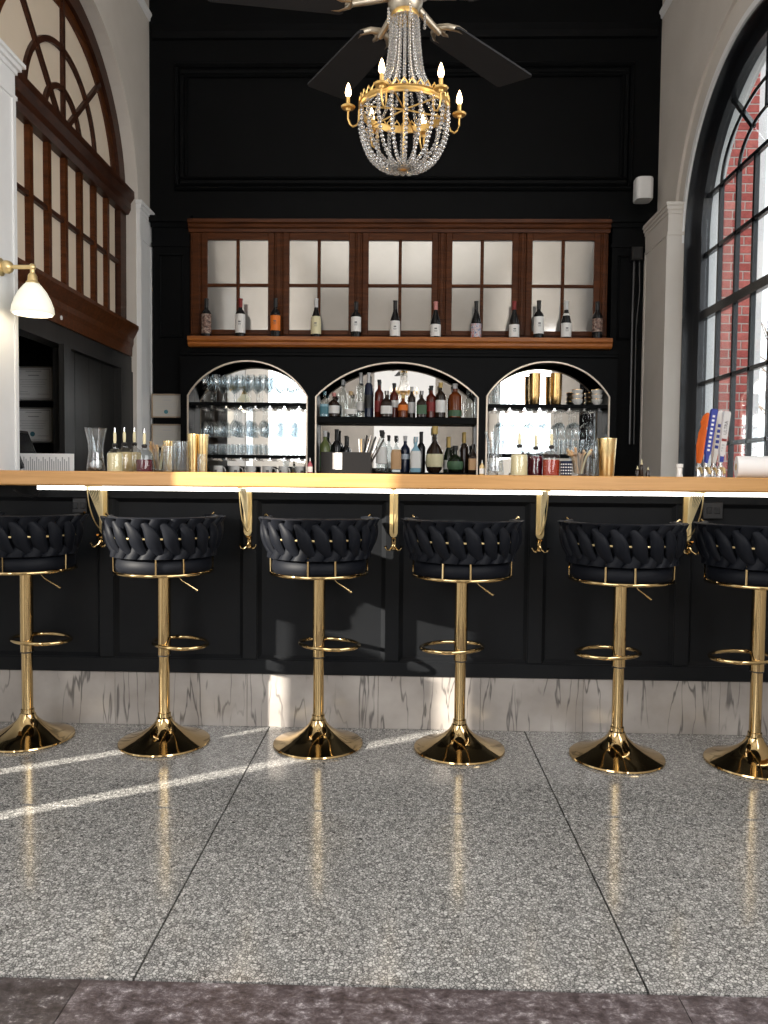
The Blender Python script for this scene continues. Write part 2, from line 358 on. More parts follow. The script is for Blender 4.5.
pilaster('trim_8', XL, 1, 6.27, 6.56, .03, 3.36, 'white_paint', .28)
pilaster('trim_9', XR, -1, 5.94, 6.49, .125, 3.23, 'plaster', .35, .8)

# ------------------------------------------------------------------ left arch: mahogany fanlight over a black portal
W = XL-.10                                   # plane of the joinery
t = sroot('window_3', (W, LYC, 2.13))
def lb(mb, name, mt='dark_walnut', sm=0, parent=None): return mb.build(name, mt, parent or t, sm, world=True)
lb(MB().ring(LYC, LZ, .97, LR, 0, pi, W-.05, W+.02, 48), 'arch_frame', sm=40)
lb(MB().ring(LYC, LZ, .88, .97, 0, pi, W-.05, W-.008, 48), 'arch_bead', 'mahogany', sm=40)
for y0, y1 in ((LYC-LR, LYC-.97), (LYC+.97, LYC+LR)): lb(MB().box(W-.05, W+.02, y0, y1, 2.36, LZ), 'jamb')
lb(MB().prism([(W-.05, 3.24), (W+.04, 3.24), (W+.06, 3.28), (W+.06, 3.33), (W+.09, 3.37), (W+.09, 3.42), (W-.05, 3.44)], 'y', LYC-LR, LYC+LR), 'transom_beam')
HZ = 3.42
for r_ in (.27, .53): lb(MB().ring(LYC, HZ, r_-.018, r_+.018, 0, pi, W-.03, W+.005, 32), 'glazing_arc', sm=40)
for a in (45, 90, 135):
    c_, s_ = cos(R(a)), sin(R(a))
    ln = .87 if a != 90 else .84
    lb(MB().prism([(LYC+.03*c_-.016*s_, HZ+.03*s_+.016*c_), (LYC+.03*c_+.016*s_, HZ+.03*s_-.016*c_), (LYC+ln*c_+.016*s_, HZ+ln*s_-.016*c_), (LYC+ln*c_-.016*s_, HZ+ln*s_+.016*c_)], 'x', W-.03, W+.008), 'glazing_bar')
lb(MB().lathe([(.0,0), (.05,0), (.05,.02), (.0,.025)], 16).add([], []), 'hub_block') if False else None
for r0, r1 in ((0.0,.27), (.27,.53), (.53,.93)):
    for a in range(0, 180, 45):
        n = 8; poly = []
        for i in range(n+1):
            th = R(a+45*i/n); rr = r1
            if r1 > .9: rr = -(HZ-LZ)*sin(th)+sqrt(max(0, .92**2-(HZ-LZ)**2*cos(th)**2))
            poly.append((LYC+rr*cos(th), HZ+rr*sin(th)))
        if r0 > 0: poly += [(LYC+r0*cos(R(a+45*(n-i)/n)), HZ+r0*sin(R(a+45*(n-i)/n))) for i in range(n+1)]
        else: poly.append((LYC, HZ))
        lb(MB().prism(poly, 'x', W-.025, W-.017), 'pane', 'lit_wall_cream')
ny = 8; yy0, yy1 = LYC-.97, LYC+.97; dy = (yy1-yy0)/ny
for i in range(1, ny): lb(MB().box(W-.03, W+.015, yy0+i*dy-.022, yy0+i*dy+.022, 2.36, 3.24), 'glazing_bar', 'mahogany')
lb(MB().box(W-.03, W+.008, yy0, yy1, 2.815, 2.845), 'glazing_bar')
for i in range(ny):
    for z0, z1 in ((2.36, 2.815), (2.845, 3.24)): lb(MB().box(W-.028, W-.02, yy0+i*dy+.02, yy0+(i+1)*dy-.02, z0, z1), 'pane', 'lit_wall_cream')
lb(MB().prism([(W-.05, 2.10), (W+.075, 2.10), (W+.078, 2.17), (W+.088, 2.20), (W+.088, 2.24), (W+.105, 2.27), (W+.13, 2.32), (W+.13, 2.345), (W-.05, 2.37)], 'y', LYC-LR, LYC+LR-.03), 'cornice', 'mahogany_horizontal')
MB().lathe([(0,0), (.014,0), (.014,.006), (0,.008)], 14).build('bell_button', 'white_plastic', origin=None)
o = bpy.data.objects['bell_button']; o.rotation_euler = (0, pi/2, 0); p_ = Vector((W+.0762, 4.93, 2.145)); o.location = p_; tag(o, 'small round white button on the mahogany cornice at the left', 'button')
# black portal with open bay and plank door
t = sroot('door_1', (W, LYC, 0))
lb(MB().box(W-.05, W+.06, LYC-LR, LYC+LR, 1.98, 2.10), 'header', 'door_black')
lb(MB().box(W+.06, W+.095, 4.93, 5.04, 0, 1.98), 'door_post', 'door_black')
lb(MB().box(W-.05, W+.07, 6.00, LYC+LR, 0, 1.98), 'door_post', 'door_black')
for k in range(4): lb(MB().box(W-.03, W+.012, 5.04+k*.24+.002, 5.04+(k+1)*.24-.002, 0, 1.98), 'door_board', 'door_black')
cl = sroot('wall_closet', (-2.9, 5.6, 0))
for bx in ((-3.4, XL-.3, 5.62, 5.7, 0, 2.3), (-3.5, -3.4, 3.6, 5.7, 0, 2.3), (-3.4, XL-.3, 3.6, 3.7, 0, 2.3), (-3.5, XL-.3, 3.6, 5.7, 2.3, 2.4), (-3.5, XL-.3, 3.6, 5.7, -.1, 0)):
    MB().box(*bx).build('closet_panel', 'closet_black', cl, world=True)
# the rest of the opening behind the panes
MB().box(XL-.34, XL-.30, 3.9, 6.5, 2.1, 4.7).build('back_board', 'closet_black', cl, world=True)
MB().box(XL-.34, XL-.30, 5.5, 6.5, 0, 2.2).build('back_board', 'closet_black', cl, world=True)

def framed_sheet(name, label, cat, p0, p1, y, fm, group=None, seal=True, border=True, pm='paper'):
    x0, x1 = sorted((p0.x, p1.x)); z0, z1 = sorted((p0.z, p1.z))
    t = thing(name, label, cat, ((x0+x1)/2, y, z0), group=group); e = .012
    MB().bbox(x0, x1, y-.016, y, z0, z0+e).bbox(x0, x1, y-.016, y, z1-e, z1).bbox(x0, x0+e, y-.016, y, z0+e, z1-e).bbox(x1-e, x1, y-.016, y, z0+e, z1-e).build('frame', fm, t, world=True)
    MB().box(x0+e, x1-e, y-.008, y, z0+e, z1-e).build('paper_sheet', pm, t, world=True)
    mb = MB(); w_, h_ = x1-x0, z1-z0; yy = y-.0088
    def ln(u0, u1, v_, th=.003): mb.box(x0+u0*w_, x0+u1*w_, yy, y-.0075, z0+v_*h_-th/2, z0+v_*h_+th/2)
    for u0, u1, v_, th in ((.3,.7,.86,.004), (.36,.64,.74,.006), (.15,.85,.62,.002), (.2,.8,.55,.002), (.15,.8,.48,.002), (.2,.75,.41,.002), (.6,.88,.2,.003), (.14,.4,.2,.003), (.14,.35,.27,.002)): ln(u0, u1, v_, th)
    if border:
        for a, b, c, d in ((.08,.92,.07,.09), (.08,.92,.91,.93)): mb.box(x0+a*w_, x0+b*w_, yy, y-.0075, z0+c*h_, z0+d*h_)
        for a, b in ((.08,.095), (.905,.92)): mb.box(x0+a*w_, x0+b*w_, yy, y-.0075, z0+.07*h_, z0+.93*h_)
    mb.build('print', 'ink_grey', t, world=True)
    if seal:
        mb = MB().lathe([(0,0), (.018,0), (.018,.001), (0,.001)], 14); o = mb.build('seal', 'label_teal', t, rot=(pi/2, 0, 0)); o.location = Vector((x0+w_*.47, y-.0085, z0+h_*.25))-t.location
    return t
framed_sheet('framed_certificate', 'upper framed certificate on the black closet wall at left', 'certificate', at(13,366,5.6), at(53,401,5.6), 5.618, 'steel_frame', seal=False)
framed_sheet('framed_certificate', 'lower framed certificate with a green seal on the closet wall', 'certificate', at(13,407,5.6), at(53,443,5.6), 5.618, 'steel_frame')
framed_sheet('framed_certificate', 'upper small wood-framed license beside the left glass niche', 'certificate', at(152,394,6.5), at(183,418,6.5), 6.495, 'wood_frame', border=False, pm='paper_aged')
framed_sheet('framed_certificate', 'lower small wood-framed license beside the left glass niche', 'certificate', at(152,424,6.5), at(183,448,6.5), 6.495, 'wood_frame', seal=False, border=False, pm='paper_aged')

# ------------------------------------------------------------------ right arched window
t = sroot('window_1', (XR+.15, RYC, .80)); WX = 2.19
lb(MB().ring(RYC, RZ, RR-.012, RR, 0, pi, XR-.004, WX, 48), 'arch_lining', 'frame_black', 40)
for s_ in (-1, 1): lb(MB().box(XR-.004, WX, *sorted((RYC+s_*(RR-.012), RYC+s_*RR)), .80, RZ), 'jamb_lining', 'frame_black')
lb(MB().ring(RYC, RZ, .94, RR-.012, 0, pi, WX-.02, WX+.045, 48), 'arch_frame', 'frame_black', 40)
for s_ in (-1, 1): lb(MB().box(WX-.02, WX+.045, *sorted((RYC+s_*.94, RYC+s_*(RR-.012))), .80, RZ), 'jamb', 'frame_black')
FZC = 3.213                                  # the fan of arcs springs from the bar at this height
def outer_r(th, rad):                        # distance from the fan's centre to a circle round the arch centre
    d = FZC-RZ; return -d*sin(th)+sqrt(max(0, rad*rad-d*d*cos(th)**2))
ARCS = [(.39, .235), (.67, .42)]
for ry, rz in ARCS:
    lb(MB().tube([(WX+.015, RYC+ry*cos(pi*i/36), FZC+rz*sin(pi*i/36)) for i in range(37)], .0135, 4, up=(1,0,0)), 'glazing_arc', 'frame_black')
def ell(k, th): ry, rz = ARCS[k]; return 1/sqrt((cos(th)/ry)**2+(sin(th)/rz)**2)
for a in (45, 90, 135):
    th = R(a); c_, s_ = cos(th), sin(th); i0, i1 = ell(0, th)-.01, outer_r(th, .945)
    lb(MB().prism([(RYC+i0*c_-.013*s_, FZC+i0*s_+.013*c_), (RYC+i0*c_+.013*s_, FZC+i0*s_-.013*c_), (RYC+i1*c_+.013*s_, FZC+i1*s_-.013*c_), (RYC+i1*c_-.013*s_, FZC+i1*s_+.013*c_)], 'x', WX, WX+.03), 'glazing_bar', 'frame_black')
RB = [.80, 1.40, 1.86, 2.36, 2.80]
for z in RB[1:]:
    h_ = .032 if z == 2.36 else .014
    lb(MB().box(WX-.012 if z == 2.36 else WX, WX+.03, RYC-.945, RYC+.945, z-h_, z+h_), 'glazing_bar', 'frame_black')
lb(MB().box(WX, WX+.03, RYC-.88, RYC+.88, 3.20, 3.226), 'glazing_bar', 'frame_black')
lb(MB().box(WX-.012, WX+.05, RYC-.95, RYC+.95, .80, .86), 'sill_rail', 'frame_black')
VB = [-.67, -.39, -.13, .13, .39, .67]
for y in VB: lb(MB().box(WX, WX+.03, RYC+y-.013, RYC+y+.013, .8, FZC), 'glazing_bar', 'frame_black')
lb(MB().box(WX-.03, WX-.012, RYC+.9, RYC+.96, 2.40, 2.93), 'stay_plate', 'frame_black')
edges = [-.94]+VB+[.94]; zz = RB+[FZC]
for a, b in zip(edges, edges[1:]):
    for c, d in zip(zz, zz[1:]): lb(MB().box(WX+.016, WX+.020, RYC+a+.012, RYC+b-.012, c+.012, d-.012), 'pane', 'window_glass')
for k in range(3):
    for a in range(0, 180, 45):
        n = 8; ths = [R(a+1+43*i/n) for i in range(n+1)]
        ro = [ell(k, q)-.012 if k < 2 else outer_r(q, .94) for q in ths]; poly = [(RYC+r_*cos(q), FZC+r_*sin(q)) for r_, q in zip(ro, ths)]
        poly += [(RYC, FZC)] if k == 0 else [(RYC+(ell(k-1, q)+.012)*cos(q), FZC+(ell(k-1, q)+.012)*sin(q)) for q in reversed(ths)]
        lb(MB().prism(poly, 'x', WX+.016, WX+.020), 'pane', 'window_glass')
# white outer reveal
struct(MB().ring(RYC, RZ, .985, RR+.02, 0, pi, WX+.045, XR+.225, 48).build('trim_10', 'white_paint'))
mb = MB()
for s_ in (-1, 1): mb.box(WX+.045, XR+.225, *sorted((RYC+s_*.985, RYC+s_*(RR+.02))), .8, RZ)
mb.box(WX+.045, XR+.25, RYC-1.05, RYC+1.05, .76, .82)
struct(mb.build('trim_11', 'white_paint'))

# ------------------------------------------------------------------ outdoors beyond the right window
struct(MB().box(XR+.3, 40, -20, 60, -.3, -.15).build('ground', 'pavement'))
pier = thing('brick_pier', 'red brick wing wall with pale mortar outside the arched window', 'wall', (2.8, 7.1, -.15))
PX0, PX1 = XR+.235, 3.09
MB().box(PX0, PX1-.006, 7.006, 7.5, -.15, 6.2).build('mortar_core', 'mortar', pier, world=True)
bm_ = [MB().bbox(-.1, .1, -.055, .055, -.0325, .0325, .004).mesh('brick', 'brick_%d' % i) for i in range(3)]
hb_ = [MB().bbox(-.047, .047, -.055, .055, -.0325, .0325, .004).mesh('half_brick', 'brick_%d' % i) for i in range(3)]
k = 0; z = .9
while z < 5.0:
    off = (k % 2)*.1055; x = PX1
    if k % 2: inst('brick', random.choice(hb_), pier, Vector((x-.047, 7.055, z))-wloc(pier)); x -= .1045
    while x-.2 > PX0:
        inst('brick', random.choice(bm_), pier, Vector((x-.1, 7.055, z))-wloc(pier)); x -= .211
    z += .0765; k += 1
post = thing('white_post', 'white painted porch post standing next to the brick wall outside', 'post', (3.15, 7.12, -.15))
MB().box(3.10, 3.19, 7.06, 7.17, -.15, 5.6).build('shaft', 'white_paint', post, world=True)
MB().box(3.085, 3.205, 7.045, 7.185, -.15, .1).box(3.085, 3.205, 7.045, 7.185, 5.45, 5.6).build('block', 'white_paint', post, world=True)
tr = thing('bare_tree', 'leafless street tree seen through the right window', 'tree', (7.2, 14.2, -.15))
mb = MB(); rnd = random.Random(3)
def branch(p, d, ln, r, lev):
    pts = [p]; rr = [r]; q = Vector(p); dd = Vector(d)
    for i in range(5):
        dd = (dd+Vector((rnd.uniform(-.16,.16), rnd.uniform(-.16,.16), rnd.uniform(-.05,.12)))).normalized(); q = q+dd*ln/5; pts.append(q.copy()); rr.append(r*(1-.15*(i+1)))
    mb.tube(pts, rr, 5)
    if lev > 0:
        for j in range(4):
            i = rnd.randint(2, 5); nd_ = (dd+Vector((rnd.uniform(-1,1), rnd.uniform(-1,1), rnd.uniform(-.1,.7)))).normalized()
            branch(pts[i], nd_, ln*.62, rr[i]*.6, lev-1)
branch(Vector((7.2,14.2,-.15)), Vector((0,0,1)), 2.6, .09, 0)
tr_m = mb.build('trunk', 'bark', tr, 40, world=True)
mb = MB()
for j in range(5): branch(Vector((7.2,14.2,1.3+.28*j)), Vector((cos(j*1.3), sin(j*1.3), .75)).normalized(), 2.1, .045, 3)
mb.build('branches', 'bark', tr, 40, world=True)

# ------------------------------------------------------------------ black back wall: panel mouldings and pilasters
t = sroot('trim_12', (0, YB, 3.5))
def frame_rect(x0, x1, z0, z1, wd, y0, y1, name):
    for a, b, c, d in ((x0, x1, z1-wd, z1), (x0, x1, z0, z0+wd), (x0, x0+wd, z0+wd, z1-wd), (x1-wd, x1, z0+wd, z1-wd)):
        MB().bbox(a, b, y0, y1, c, d, min(wd, y1-y0)*.6).build(name, 'black_paint', t, world=True)
frame_rect(-1.97, 1.88, 3.555, 4.607, .035, YB-.04, YB, 'panel_moulding')
frame_rect(-1.93, 1.84, 3.60, 4.56, .05, YB-.022, YB, 'panel_moulding')
frame_rect(-1.88, 1.79, 3.65, 4.51, .02, YB-.032, YB, 'panel_moulding')
for nm, x0, x1 in (('trim_13', -2.125, -1.815), ('trim_14', 1.70, 2.035)):
    t = sroot(nm, ((x0+x1)/2, 6.55, 0))
    MB().box(x0, x1, 6.50, YB, 0, 3.09).build('shaft', 'black_paint', t, world=True)
    frame_rect(x0+.05, x1-.05, 2.30, 3.0, .02, 6.487, 6.5, 'panel_moulding')
    for z0, z1, e in ((3.06, 3.09, .012), (3.09, 3.22, .0), (3.22, 3.26, .015), (3.26, 3.31, .035)):
        MB().box(x0-e, x1+min(e, .02), 6.50-e, YB, z0, z1).build('capital_moulding', 'black_paint', t, world=True)

# ------------------------------------------------------------------ mahogany wall cabinet with mirrored doors
cab = thing('wall_cabinet', 'mahogany wall cabinet with five mirrored four-pane doors above the bottle ledge', 'cabinet', (-.07, 6.5, 2.2))
def cb(mb, name, mt='mahogany', p=None, sm=0): return mb.build(name, mt, p or cab, sm, world=True)
CX0, CX1 = -1.80, 1.66
cb(MB().box(CX0, CX1, 6.50, YB, 2.28, 3.22), 'carcass')
cb(MB().prism([(6.50, 3.165), (6.445, 3.165), (6.44, 3.19), (6.425, 3.20), (6.425, 3.225), (6.405, 3.235), (6.40, 3.26), (YB, 3.27)], 'x', CX0-.008, CX1+.008), 'cornice', 'mahogany_horizontal')
cb(MB().box(CX0, CX1, 6.47, 6.50, 2.28, 2.325), 'bottom_rail', 'mahogany_horizontal')
doors = [(-1.705, -1.098), (-1.022, -.425), (-.362, .262), (.330, .925), (.990, 1.595)]
st = [CX0]+[v for d in doors for v in d]+[CX1]
for a, b in zip(st[::2], st[1::2]):
    cb(MB().bbox(a, b, 6.462, 6.5, 2.325, 3.165, .006), 'stile')
    cb(MB().bbox(a+.016, b-.016, 6.452, 6.47, 2.325, 3.165, .006), 'stile_bead')
for x0, x1 in doors:
    d = cb(MB().box(x0+.004, x1-.004, 6.492, 6.5, 2.329, 3.161), 'door')
    for a, b in ((x0, x0+.05), (x1-.05, x1)): MB().bbox(a, b, 6.455, 6.5, 2.325, 3.165).build('door_stile', 'mahogany', d, world=True)
    for a, b in ((2.325, 2.365), (3.105, 3.165)): MB().bbox(x0+.05, x1-.05, 6.455, 6.5, a, b).build('door_rail', 'mahogany_horizontal', d, world=True)
    xm = (x0+x1)/2; zm = 2.735
    MB().bbox(xm-.013, xm+.013, 6.46, 6.495, 2.365, 3.105, .005).build('muntin', 'mahogany', d, world=True)
    MB().bbox(x0+.05, x1-.05, 6.462, 6.495, zm-.013, zm+.013, .005).build('muntin', 'mahogany_horizontal', d, world=True)
    for a, b in ((x0+.05, xm-.013), (xm+.013, x1-.05)):
        for c, e in ((2.365, zm-.013), (zm+.013, 3.105)): MB().box(a, b, 6.478, 6.49, c, e).build('pane', 'old_mirror', d, world=True)
cb(MB().prism([(YB, 2.20), (6.31, 2.20), (6.295, 2.215), (6.295, 2.235), (6.28, 2.25), (6.28, 2.28), (YB, 2.28)], 'x', -1.775, 1.665), 'ledge', 'ledge_wood')

# ------------------------------------------------------------------ back bar with three arched niches
bb = thing('back_bar', 'black panelled back bar with three gold-rimmed arched niches', 'back bar', (-.07, 6.45, 0))
FY = 6.38
def bk(mb, name, mt='black_paint', sm=0, p=None): return mb.build(name, mt, p or bb, sm, world=True)
NI = [(-1.798, -.807, 1.808, 2.094), (-.733, .602, 1.806, 2.088), (.675, 1.672, 1.819, 2.101)]
BX0, BX1, BT, NB = -1.86, 1.735, 2.2, .88
def arc_pts(n, k=24):
    x0, x1, zs, zt = n; h = zt-zs; c = (x1-x0)/2; r = (c*c+h*h)/(2*h); xc = (x0+x1)/2; zc = zt-r; a = math.asin(c/r)
    return [(xc+r*sin(-a+2*a*i/k), zc+r*cos(-a+2*a*i/k)) for i in range(k+1)]
mb = MB(); x = BX0
for n in NI:
    mb.box(x, n[0], FY, FY+.03, 0, BT); mb.box(n[0], n[1], FY, FY+.03, 0, NB)
    pts = arc_pts(n)
    for p, q in zip(pts, pts[1:]): mb.prism([p, q, (q[0], BT), (p[0], BT)], 'y', FY, FY+.03)
    x = n[1]
mb.box(x, BX1, FY, FY+.03, 0, BT)
bk(mb, 'face_board')
bk(MB().box(BX0, BX0+.03, FY+.03, YB, 0, BT), 'end_panel'); bk(MB().box(BX1-.03, BX1, FY+.03, YB, 0, BT), 'end_panel')
bk(MB().box(BX0+.03, BX1-.03, FY+.03, YB, 2.12, 2.2), 'top_board')
bk(MB().bbox(BX0, BX1, FY-.018, FY, 2.135, 2.165, .006), 'moulding')
for n in NI:
    pts = [(n[0], NB)]+arc_pts(n)+[(n[1], NB)]
    bk(MB().tube([(p[0], FY-.004, p[1]) for p in pts], .0085, 6, up=(0,1,0)), 'niche_rim', 'trim_gold', 30)
    for a in (n[0]-.02, n[1]): bk(MB().box(a, a+.02, FY+.03, 6.57, NB, 2.12), 'niche_side')
    bk(MB().box(n[0], n[1], FY+.03, 6.57, NB-.03, NB), 'niche_floor')
    bk(MB().box(n[0], n[1], 6.572, 6.58, NB, 2.12), 'niche_mirror', 'mirror')
SH = dict(L1=(0, 1.728, 1.757), L2=(0, 1.297, 1.322), M1=(1, 1.592, 1.645), M2=(1, 1.16, 1.19), R1=(2, 1.728, 1.759), R2=(2, 1.325, 1.351))
for k, (i, z0, z1) in SH.items(): bk(MB().bbox(NI[i][0]+.001, NI[i][1]-.001, 6.405, 6.57, z0, z1), 'shelf')
RAILX = {}
for i, z in ((0, 1.728), (0, 1.297), (2, 1.728)):
    n = NI[i]; k = 8; xs_ = [n[0]+.07+(n[1]-n[0]-.14)*j/(k-1) for j in range(k)]; RAILX[(i, z)] = xs_
    for x in xs_: bk(MB().box(x-.018, x+.018, 6.41, 6.56, z-.022, z-.018).box(x-.006, x+.006, 6.41, 6.56, z-.02, z), 'glass_rail', 'chrome')

# ------------------------------------------------------------------ bottles
PROF = dict(
 bordeaux=[(.0,0), (.85,0), (1,.012), (1,.58), (.96,.63), (.72,.69), (.42,.73), (.38,.76), (.37,.97), (.42,.975), (.42,1), (0,1)],
 burgundy=[(.0,0), (.85,0), (1,.012), (1,.42), (.93,.50), (.66,.62), (.42,.72), (.36,.80), (.35,.97), (.40,.975), (.40,1), (0,1)],
 liquor=[(.0,0), (.9,0), (1,.015), (1,.60), (.95,.66), (.55,.73), (.36,.77), (.34,.95), (.4,.955), (.4,1), (0,1)],
 squat=[(.0,0), (.9,0), (1,.02), (1,.52), (.9,.60), (.45,.70), (.30,.74), (.28,.86), (.36,.865), (.36,1), (0,1)],
 round=[(.0,0), (.55,0), (.8,.05), (1,.22), (1,.36), (.85,.50), (.45,.62), (.26,.68), (.24,.84), (.32,.845), (.32,1), (0,1)],
 tall=[(.0,0), (.9,0), (1,.01), (1,.66), (.9,.72), (.45,.78), (.36,.81), (.34,.97), (.4,.975), (.4,1), (0,1)],
 dasher=[(.0,0), (.9,0), (1,.02), (1,.55), (.8,.66), (.4,.72), (.4,.8), (.2,.82), (.12,1), (0,1)])
def bottle(label, loc, r, h, kind, glass, lab=None, lz=(.15,.45), cap=None, capz=.80, sq=None, name='liquor_bottle', cat='bottle', group=None, fill=None, band=None):
    t = thing(name, label, cat, loc, group=group); pf = PROF[kind]
    if fill:
        MB().lathe([(r*a, h*b) for a, b in pf], 18, sq=sq).build('glass_body', 'bottle_glass', t, 40)
        top = fill[1]; f = [(r*a*.93, h*b) for a, b in pf if b < top]; rr = f[-1][0]
        MB().lathe([(0, .003)]+[(q, max(z, .003)) for q, z in f[1:]]+[(rr, h*top), (0, h*top)], 18, sq=sq).build('liquid', fill[0], t, 40)
    else: MB().lathe([(r*a, h*b) for a, b in pf], 18, sq=sq).build('glass_body', glass, t, 40)
    def shell(z0, z1, mt, nm, full=False):
        rs = []
        for q in [z0+(z1-z0)*i/5 for i in range(6)]:
            for (a, b), (c, d) in zip(pf[1:], pf[2:]):
                if b <= q <= d and d > b: rs.append((r*(a+(c-a)*(q-b)/(d-b))*1.02+.0006, h*q)); break
        if len(rs) > 1: MB().lathe(rs, 14, sq=sq, a0=-pi/2-1.35, a1=-pi/2+1.35).build(nm, mt, t, 40)
    if lab: shell(lz[0], lz[1], lab, 'paper_label')
    if band: shell(band[1], band[2], band[0], 'neck_label')
    if cap:
        cz = [(r*a*1.06+.0005, h*b) for a, b in pf if b >= capz]
        r0 = cz[0][0]
        MB().lathe([(0, h*capz), (r0, h*capz)]+cz[:-1]+[(cz[-2][0]*.96, h*1.006), (0, h*1.006)], 14, sq=None).build('capsule', cap, t, 40)
    return t
LEDZ = 2.28
wines = [ # px, top px, kind, label mat, label z, capsule, text
 (206.5, 299, 'bordeaux', 'label_pictorial', (.10,.60), 'label_black', 'wine bottle with dark pictorial label at the left end of the ledge'),
 (240.5, 299, 'bordeaux', 'label_white', (.12,.60), 'label_red', 'wine bottle with tall white label and red capsule on the ledge'),
 (275.5, 298.5, 'bordeaux', 'label_orange', (.18,.56), 'label_black', 'wine bottle with bright orange label on the ledge'),
 (316, 299, 'burgundy', 'label_cream', (.10,.55), 'label_silver', 'wine bottle with pale yellow label on the ledge'),
 (356, 302, 'bordeaux', 'label_white', (.18,.58), 'label_black', 'wine bottle with white label between the second and third cabinet doors'),
 (395, 301, 'burgundy', 'label_white', (.06,.46), 'label_black', 'wine bottle with white label before the middle cabinet door'),
 (435.5, 302, 'burgundy', 'label_white', (.06,.38), 'label_pinkish', 'wine bottle with low white label between the middle and fourth doors'),
 (476, 301.5, 'burgundy', 'label_multi', (.04,.40), 'label_black', 'wine bottle with blue and red patterned label on the ledge'),
 (514, 301.5, 'burgundy', 'label_white', (.05,.38), 'label_red', 'wine bottle with low white label and reddish capsule left of the fifth door'),
 (538.5, 301, 'bordeaux', 'label_white', (.14,.58), 'label_black', 'wine bottle with tall white label before the fifth cabinet door'),
 (566, 301.5, 'burgundy', 'label_white', (.06,.42), 'label_silver', 'wine bottle with white label and neck band before the fifth door'),
 (597, 302, 'bordeaux', 'label_pictorial', (.20,.55), 'label_black', 'dark wine bottle with brown label at the right end of the ledge')]
for i, (px, ty, kd, lm, lz, cm, tx) in enumerate(wines):
    p = at(px, 330, 6.37); h = at(px, ty, 6.37).z-LEDZ
    b = bottle(tx, (p.x, 6.37, LEDZ), .041 if kd == 'bordeaux' else .042, h, kd, 'liquid_wine', lm, lz, cm, .78, name='wine_bottle', group='wine bottles along the mahogany ledge', band=('label_white', .62, .68) if i == 10 else None)
    if lm in ('label_white', 'label_cream', 'label_orange'):
        zz_ = (lz[0]+lz[1])/2*h; MB().box(-.010, .010, -.0445, -.043, zz_+.008, zz_+.018).box(-.014, .014, -.0445, -.043, zz_-.004, zz_-.001).box(-.012, .012, -.0445, -.043, zz_-.012, zz_-.010).build('label_print', 'ink', b)
# middle niche, upper shelf
Z1 = SH['M1'][2]; Z2 = SH['M2'][2]
up = [ # px, top, halfwidth px, kind, glass, sq, label, lz, cap, depth, text, fill
 (324.5, 391.5, 5, 'squat', None, 4, 'label_teal', (.1,.4), 'label_teal', 6.45, 'pale blue glass bottle with teal cap at the left of the top shelf', ('liquid_pale_blue', .5)),
 (334, 393, 5.5, 'squat', 'liquid_dark_brown', None, 'label_white', (.14,.46), 'label_pinkish', 6.44, 'dark bottle with round white label and pink cap on the top shelf', None),
 (342.5, 380, 4.5, 'liquor', None, None, None, None, 'label_silver', 6.52, 'tall clear bottle with silver cap behind the short decanter', ('liquid_pale_blue', .02)),
 (351, 391.5, 6.5, 'squat', None, 4, 'label_white', (.1,.3), 'cork', 6.44, 'short square clear decanter with round stopper on the top shelf', None),
 (360.5, 373, 4, 'tall', None, None, 'label_white', (.15,.35), 'label_silver', 6.51, 'tall slim clear bottle beside the dark blue bottle', None),
 (368.5, 373, 4.2, 'tall', 'liquid_navy', None, 'label_black', (.2,.5), 'label_silver', 6.45, 'tall dark blue bottle with long silver neck on the top shelf', None),
 (379, 380, 4.5, 'liquor', 'liquid_red_amber', None, 'label_red', (.15,.45), 'label_black', 6.51, 'red amber whiskey bottle right of the blue bottle', None),
 (386.5, 391, 6.2, 'squat', 'liquid_dark_brown', 4, 'label_white', (.12,.42), 'label_white', 6.43, 'squat brown bottle with wide white label on the top shelf', None),
 (394, 383.5, 4.5, 'liquor', 'liquid_red_amber', None, 'label_white', (.3,.5), 'label_black', 6.51, 'tall red amber bottle standing behind the white-labelled squat bottle', None),
 (403, 395, 5, 'squat', 'liquid_amber', None, 'label_orange', (.3,.55), 'label_gold', 6.44, 'small amber bottle with orange label near the shelf centre', None),
 (411.5, 387, 4, 'liquor', 'liquid_dark_brown', None, 'label_silver', (.15,.5), 'label_silver', 6.49, 'dark slim bottle with silver label and cap on the top shelf', None),
 (421.5, 391, 5.5, 'squat', 'liquid_dark_brown', 4, 'label_green', (.12,.46), 'label_silver', 6.44, 'square dark bottle with oval green label on the top shelf', None),
 (431, 386, 5, 'liquor', 'liquid_red_amber', None, 'label_red', (.2,.5), 'label_black', 6.48, 'red amber bottle with black cap right of the oval-labelled bottle', None),
 (440.5, 383, 5, 'liquor', 'liquid_dark_brown', None, 'label_white', (.15,.5), 'label_gold', 6.45, 'brown bottle with ornate white label and gold cap on the top shelf', None),
 (455, 384, 6.5, 'liquor', 'liquid_amber', None, 'label_green', (.04,.22), 'label_silver', 6.46, 'large orange amber bottle with green foot label on the top shelf', None),
 (470, 387, 5.2, 'squat', None, 4, None, None, 'label_silver', 6.46, 'clear square decanter at the right end of the top shelf', None)]
for px, ty, hw, kd, gl, sq, lm, lz, cp, Y, tx, fl_ in up:
    p = at(px, 410, Y); h = at(px, ty, Y).z-Z1
    bottle(tx, (p.x, Y, Z1), hw*Y/F*(.92 if sq else 1), h, kd, gl or 'bottle_glass', lm, lz or (.1,.4), cp, {'squat': .85, 'liquor': .86, 'tall': .76}[kd], sq=sq, group='liquor bottles on the top shelf of the middle niche', fill=fl_ if (fl_ and fl_[1] > .1) else None)
